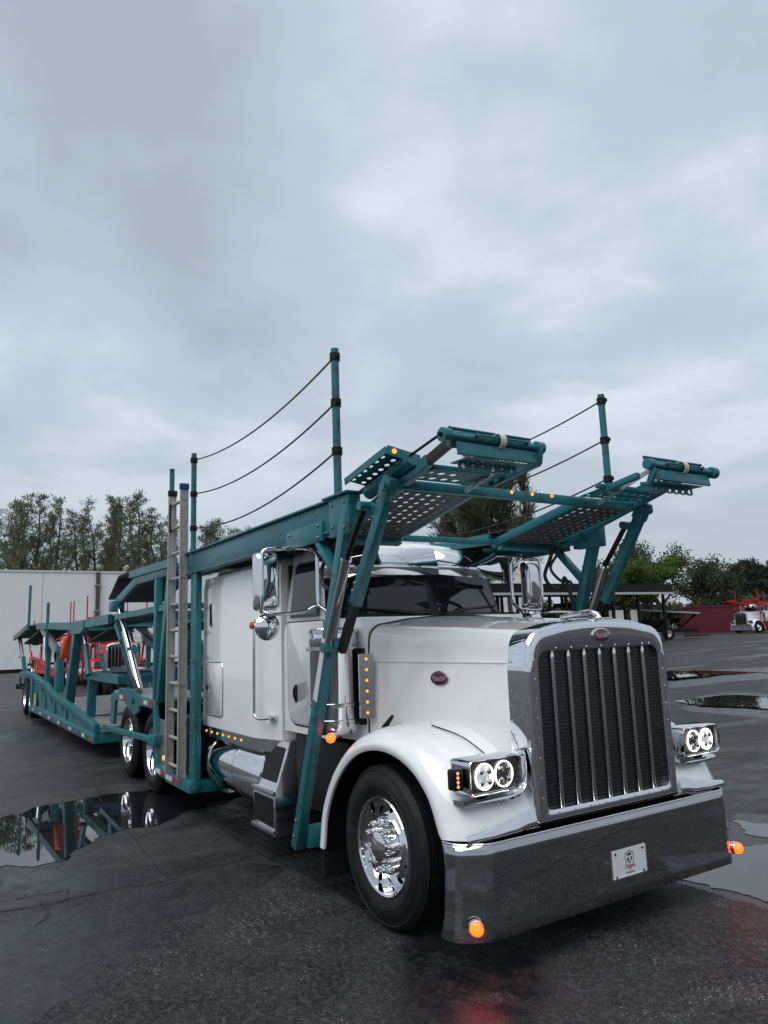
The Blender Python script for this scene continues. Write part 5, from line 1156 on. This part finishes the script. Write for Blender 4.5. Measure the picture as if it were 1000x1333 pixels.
def feathery(label, base, Ht, spread, seed, mat='leaf_pine', group=None, dens=1.0, low=.22, card=.55, lean=0.0, steep=.9, tuft=1.0, rise=.15, nbr=46, wr=.20):
    rng = np.random.default_rng(seed); r = root('feathery_tree', label, 'tree', base, group, local=True)
    tp = [V((0, 0, -.3))]; x = y_ = 0.
    for k in range(1, 9):
        x += rng.normal() * .012 * Ht + lean * Ht / 8; y_ += rng.normal() * .012 * Ht; tp.append(V((x, y_, Ht * k / 8)))
    tr = spline(tp, 24); MB().tube(tr, [max(.03, .016 * Ht * (1 - i / 24) ** .8) for i in range(25)], 7).build('trunk', 'bark', r, smooth=60)
    C, D, Ln = [], [], []; bmb = MB(); nb_ = int(nbr * dens)
    for i in range(nb_):
        q = low + (1 - low) * (i + rng.random()) / nb_; p0 = tr[min(24, int(q * 24))]; a = rng.random() * 2 * PI
        ln = spread * (1.12 - q) ** .75 * (.55 + .6 * rng.random()) * min(1, .35 + (q - low) * 4); el = steep * (.5 + .6 * rng.random())
        d = V((math.cos(a) * math.cos(el), math.sin(a) * math.cos(el), math.sin(el)))
        pts = [p0 + d * ln * f + V((0, 0, -.10 * ln * f * f)) for f in (0, .35, .7, 1)]
        bmb.tube(pts, [.035 + .004 * ln, .028, .018, .008], 4, cap=False)
        m_ = int(max(3, ln * 3.0))
        for k in range(m_):
            f = .25 + .8 * (k + rng.random()) / m_; c = np.array(p0 + d * ln * f); nn = int(10 + rng.integers(7)); sp = tuft * (.15 + .05 * ln * (1.1 - f))
            C.append(c + rng.normal(size=(nn, 3)) * sp * np.array([1, 1, .8])); dd = rng.normal(size=(nn, 3)) * .55 + np.array(d) * .8 + np.array([0, 0, rise]); D.append(dd); Ln.append(card * (.4 + .8 * rng.random(nn)))
    bmb.build('limbs', 'bark', r, smooth=60)
    C, D, Ln = np.concatenate(C), np.concatenate(D), np.concatenate(Ln)
    card_mesh('crown', cards(rng, C, D, Ln, Ln * wr), mat, r); return r
def broadleaf(label, base, Ht, spread, seed, mat, group=None, n=900, leaf=.22, trunk=.35, name='broadleaf_tree', squash=.75):
    rng = np.random.default_rng(seed); r = root(name, label, 'tree' if name != 'shrub' else 'shrub', base, group, local=True)
    mb = MB(); tips = []
    def grow(p, d, ln, rad, lvl):
        pts = [p]; dd = V(d)
        for k in range(3):
            dd = (dd + V(rng.normal(size=3)) * .16 + V((0, 0, .05))).normalized(); pts.append(pts[-1] + dd * ln / 3)
        mb.tube(pts, [rad, rad * .86, rad * .72, rad * .58], 6 if lvl < 2 else 4, cap=False)
        if lvl >= 3: tips.append((pts[-1], ln)); tips.append((pts[2], ln)); return
        for k in range(3 + int(rng.integers(2))):
            a = rng.random() * 2 * PI; nd = (dd * .55 + V((math.cos(a), math.sin(a), .25 * rng.normal() + .15)) * .85).normalized(); nd.z *= squash
            grow(pts[-1 if k < 3 else 2], nd, ln * (.62 + .2 * rng.random()), rad * .55, lvl + 1)
    for k in range(3 if trunk < .25 else 2):
        grow(V((rng.normal() * .1, rng.normal() * .1, -.2)), V((rng.normal() * .25, rng.normal() * .25, 1)).normalized(), 1.0, .07, 0)
    T_ = np.array([t_[0] for t_ in tips]); mx = T_.max(0); mn = T_.min(0)
    sc = np.array([spread * 2 / max(mx[0] - mn[0], .1), spread * 2 / max(mx[1] - mn[1], .1), (Ht * .95) / mx[2]])
    mb.v = [(v[0] * sc[0], v[1] * sc[1], v[2] * sc[2]) for v in mb.v]
    mb.build('trunk', 'bark', r, smooth=60)
    T_ = T_ * sc; per = max(8, int(n * 12 / len(T_))); sz = spread * .115
    C = (T_[:, None, :] + rng.normal(size=(len(T_), per, 3)) * np.array([sz, sz, sz * .62])).reshape(-1, 3)
    D = rng.normal(size=C.shape); Ln = leaf * (.6 + .8 * rng.random(len(C)))
    card_mesh('crown', cards(rng, C, D, Ln, Ln * .7), mat, r); return r
def gtree(px, dist):
    p = dpx(px, 815, dist); return (p.x, p.y, gz(p.y))
def ztop(px, py, dist): return dpx(px, py, dist).z
# row behind the warehouse
row = [(-14, 660, 80, 3.0), (6, 648, 84, 2.6), (22, 652, 79, 2.8), (33, 641, 82, 2.4), (50, 642, 84, 2.6), (62, 668, 79, 2.0), (74, 644, 80, 2.6), (98, 664, 84, 2.4), (110, 672, 80, 2.0), (122, 648, 82, 2.6), (133, 652, 85, 2.2), (144, 645, 80, 2.5), (156, 642, 84, 2.4), (166, 650, 79, 2.2), (177, 643, 82, 2.6), (197, 657, 80, 2.0), (210, 680, 84, 2.2), (219, 668, 80, 2.0), (256, 686, 82, 2.6), (272, 680, 84, 2.6), (288, 677, 80, 2.8), (306, 684, 84, 2.4), (322, 690, 82, 2.2)]

for i, (px, py, ds, sp_) in enumerate(row):
    b_ = gtree(px, ds)
    feathery('thin feathery tree standing in the row behind the pale warehouse', b_, ztop(px, py, ds) - b_[2], sp_ * 1.45, 20 + i, group='feathery trees standing behind the warehouse', dens=1.15 + .25 * (i % 3), low=.28 + .05 * (i % 4), card=.42, steep=.8 + .15 * (i % 3), lean=.02 * ((i % 5) - 2), nbr=44)
for i, (px, py, ds) in enumerate(((40, 700, 90), (85, 712, 92), (150, 702, 90), (180, 704, 92))):
    b_ = gtree(px, ds); feathery('short bushy feathery tree filling a gap low in the row behind the pale warehouse', b_, ztop(px, py, ds) - b_[2], 3.6, 60 + i, group='short trees filling the row', dens=1.3, low=.2, card=.5)
# large feathery tree behind the headrack
b_ = gtree(640, 66)
feathery('large dark feathery tree rising behind the black shelter', b_, ztop(635, 596, 66) - b_[2], 8.0, 5, mat='leaf_big', low=.28, card=1.25, steep=1.3, rise=.7, nbr=78, tuft=1.1, wr=.09)
b_ = gtree(600, 68); feathery('dark feathery tree leaning beside the largest feathery tree', b_, ztop(600, 648, 68) - b_[2], 4.6, 8, mat='leaf_big', low=.25, card=1.15, steep=1.15, rise=.6, nbr=50, tuft=1.0, wr=.09)
b_ = gtree(668, 67); feathery('feathery tree with thin upright sprays close beside the largest one', b_, ztop(670, 602, 67) - b_[2], 4.4, 9, mat='leaf_big', low=.3, card=1.15, steep=1.3, rise=.7, nbr=55, tuft=1.0, wr=.09)
b_ = gtree(698, 69); feathery('narrow feathery tree with a pointed top between shelter and largest feathery tree', b_, ztop(702, 604, 69) - b_[2], 2.8, 10, mat='leaf_big', low=.4, card=1.0, steep=1.3, rise=.7, nbr=45, wr=.09)
# leafy trees at the right
for px, py, ds, sp_, sd_, mt, lb, n_ in ((842, 698, 76, 3.7, 31, 'leaf_olive', 'tall olive-green leafy tree behind the black shelter', 1000), (868, 722, 72, 3.0, 32, 'leaf_green', 'bright fresh green leafy tree at the end of the black shelter', 1000), (772, 732, 78, 2.7, 33, 'leaf_dark', 'dark leafy tree behind the shelter roof under the teal rack arm', 800), (808, 712, 82, 3.2, 34, 'leaf_olive', 'rounded olive leafy tree between taller trees behind the shelter', 900), (914, 716, 92, 3.6, 35, 'leaf_dark', 'dark sparse leafy tree rising behind the maroon container', 800), (940, 724, 95, 3.0, 36, 'leaf_dark', 'smaller dark sparse leafy tree behind the white truck', 600)):
    b_ = gtree(px, ds); broadleaf(lb, b_, ztop(px, py, ds) - b_[2], sp_, sd_, mt, n=n_)
for i, (px, py) in enumerate(((968, 735), (985, 732), (1000, 736), (1018, 730), (955, 748))):
    b_ = gtree(px, 260); feathery('far dark feathery tree in the distant line beyond the container', b_, ztop(px, py, 260) - b_[2], 8.0, 90 + i, mat='leaf_far', group='far feathery trees', dens=1.3, low=.1, card=1.7, tuft=1.8)
for i, (px, py, ds) in enumerate(((700, 783, 88), (722, 779, 88), (745, 782, 88), (770, 776, 88), (795, 778, 90), (822, 782, 90), (850, 785, 90), (880, 783, 95), (905, 782, 95), (935, 775, 100), (958, 772, 105), (980, 770, 108), (1000, 772, 108), (1022, 770, 108), (660, 782, 88))):
    b_ = gtree(px, ds + 6 * (i % 3)); broadleaf('low rounded green shrub in the hedge line at the yard edge', b_, ztop(px, py, ds) - b_[2], 2.8, 120 + i, 'leaf_olive' if i % 2 else 'leaf_dark', group='hedge shrubs at the yard edge', n=420, leaf=.3, trunk=.2, name='shrub', squash=.9)
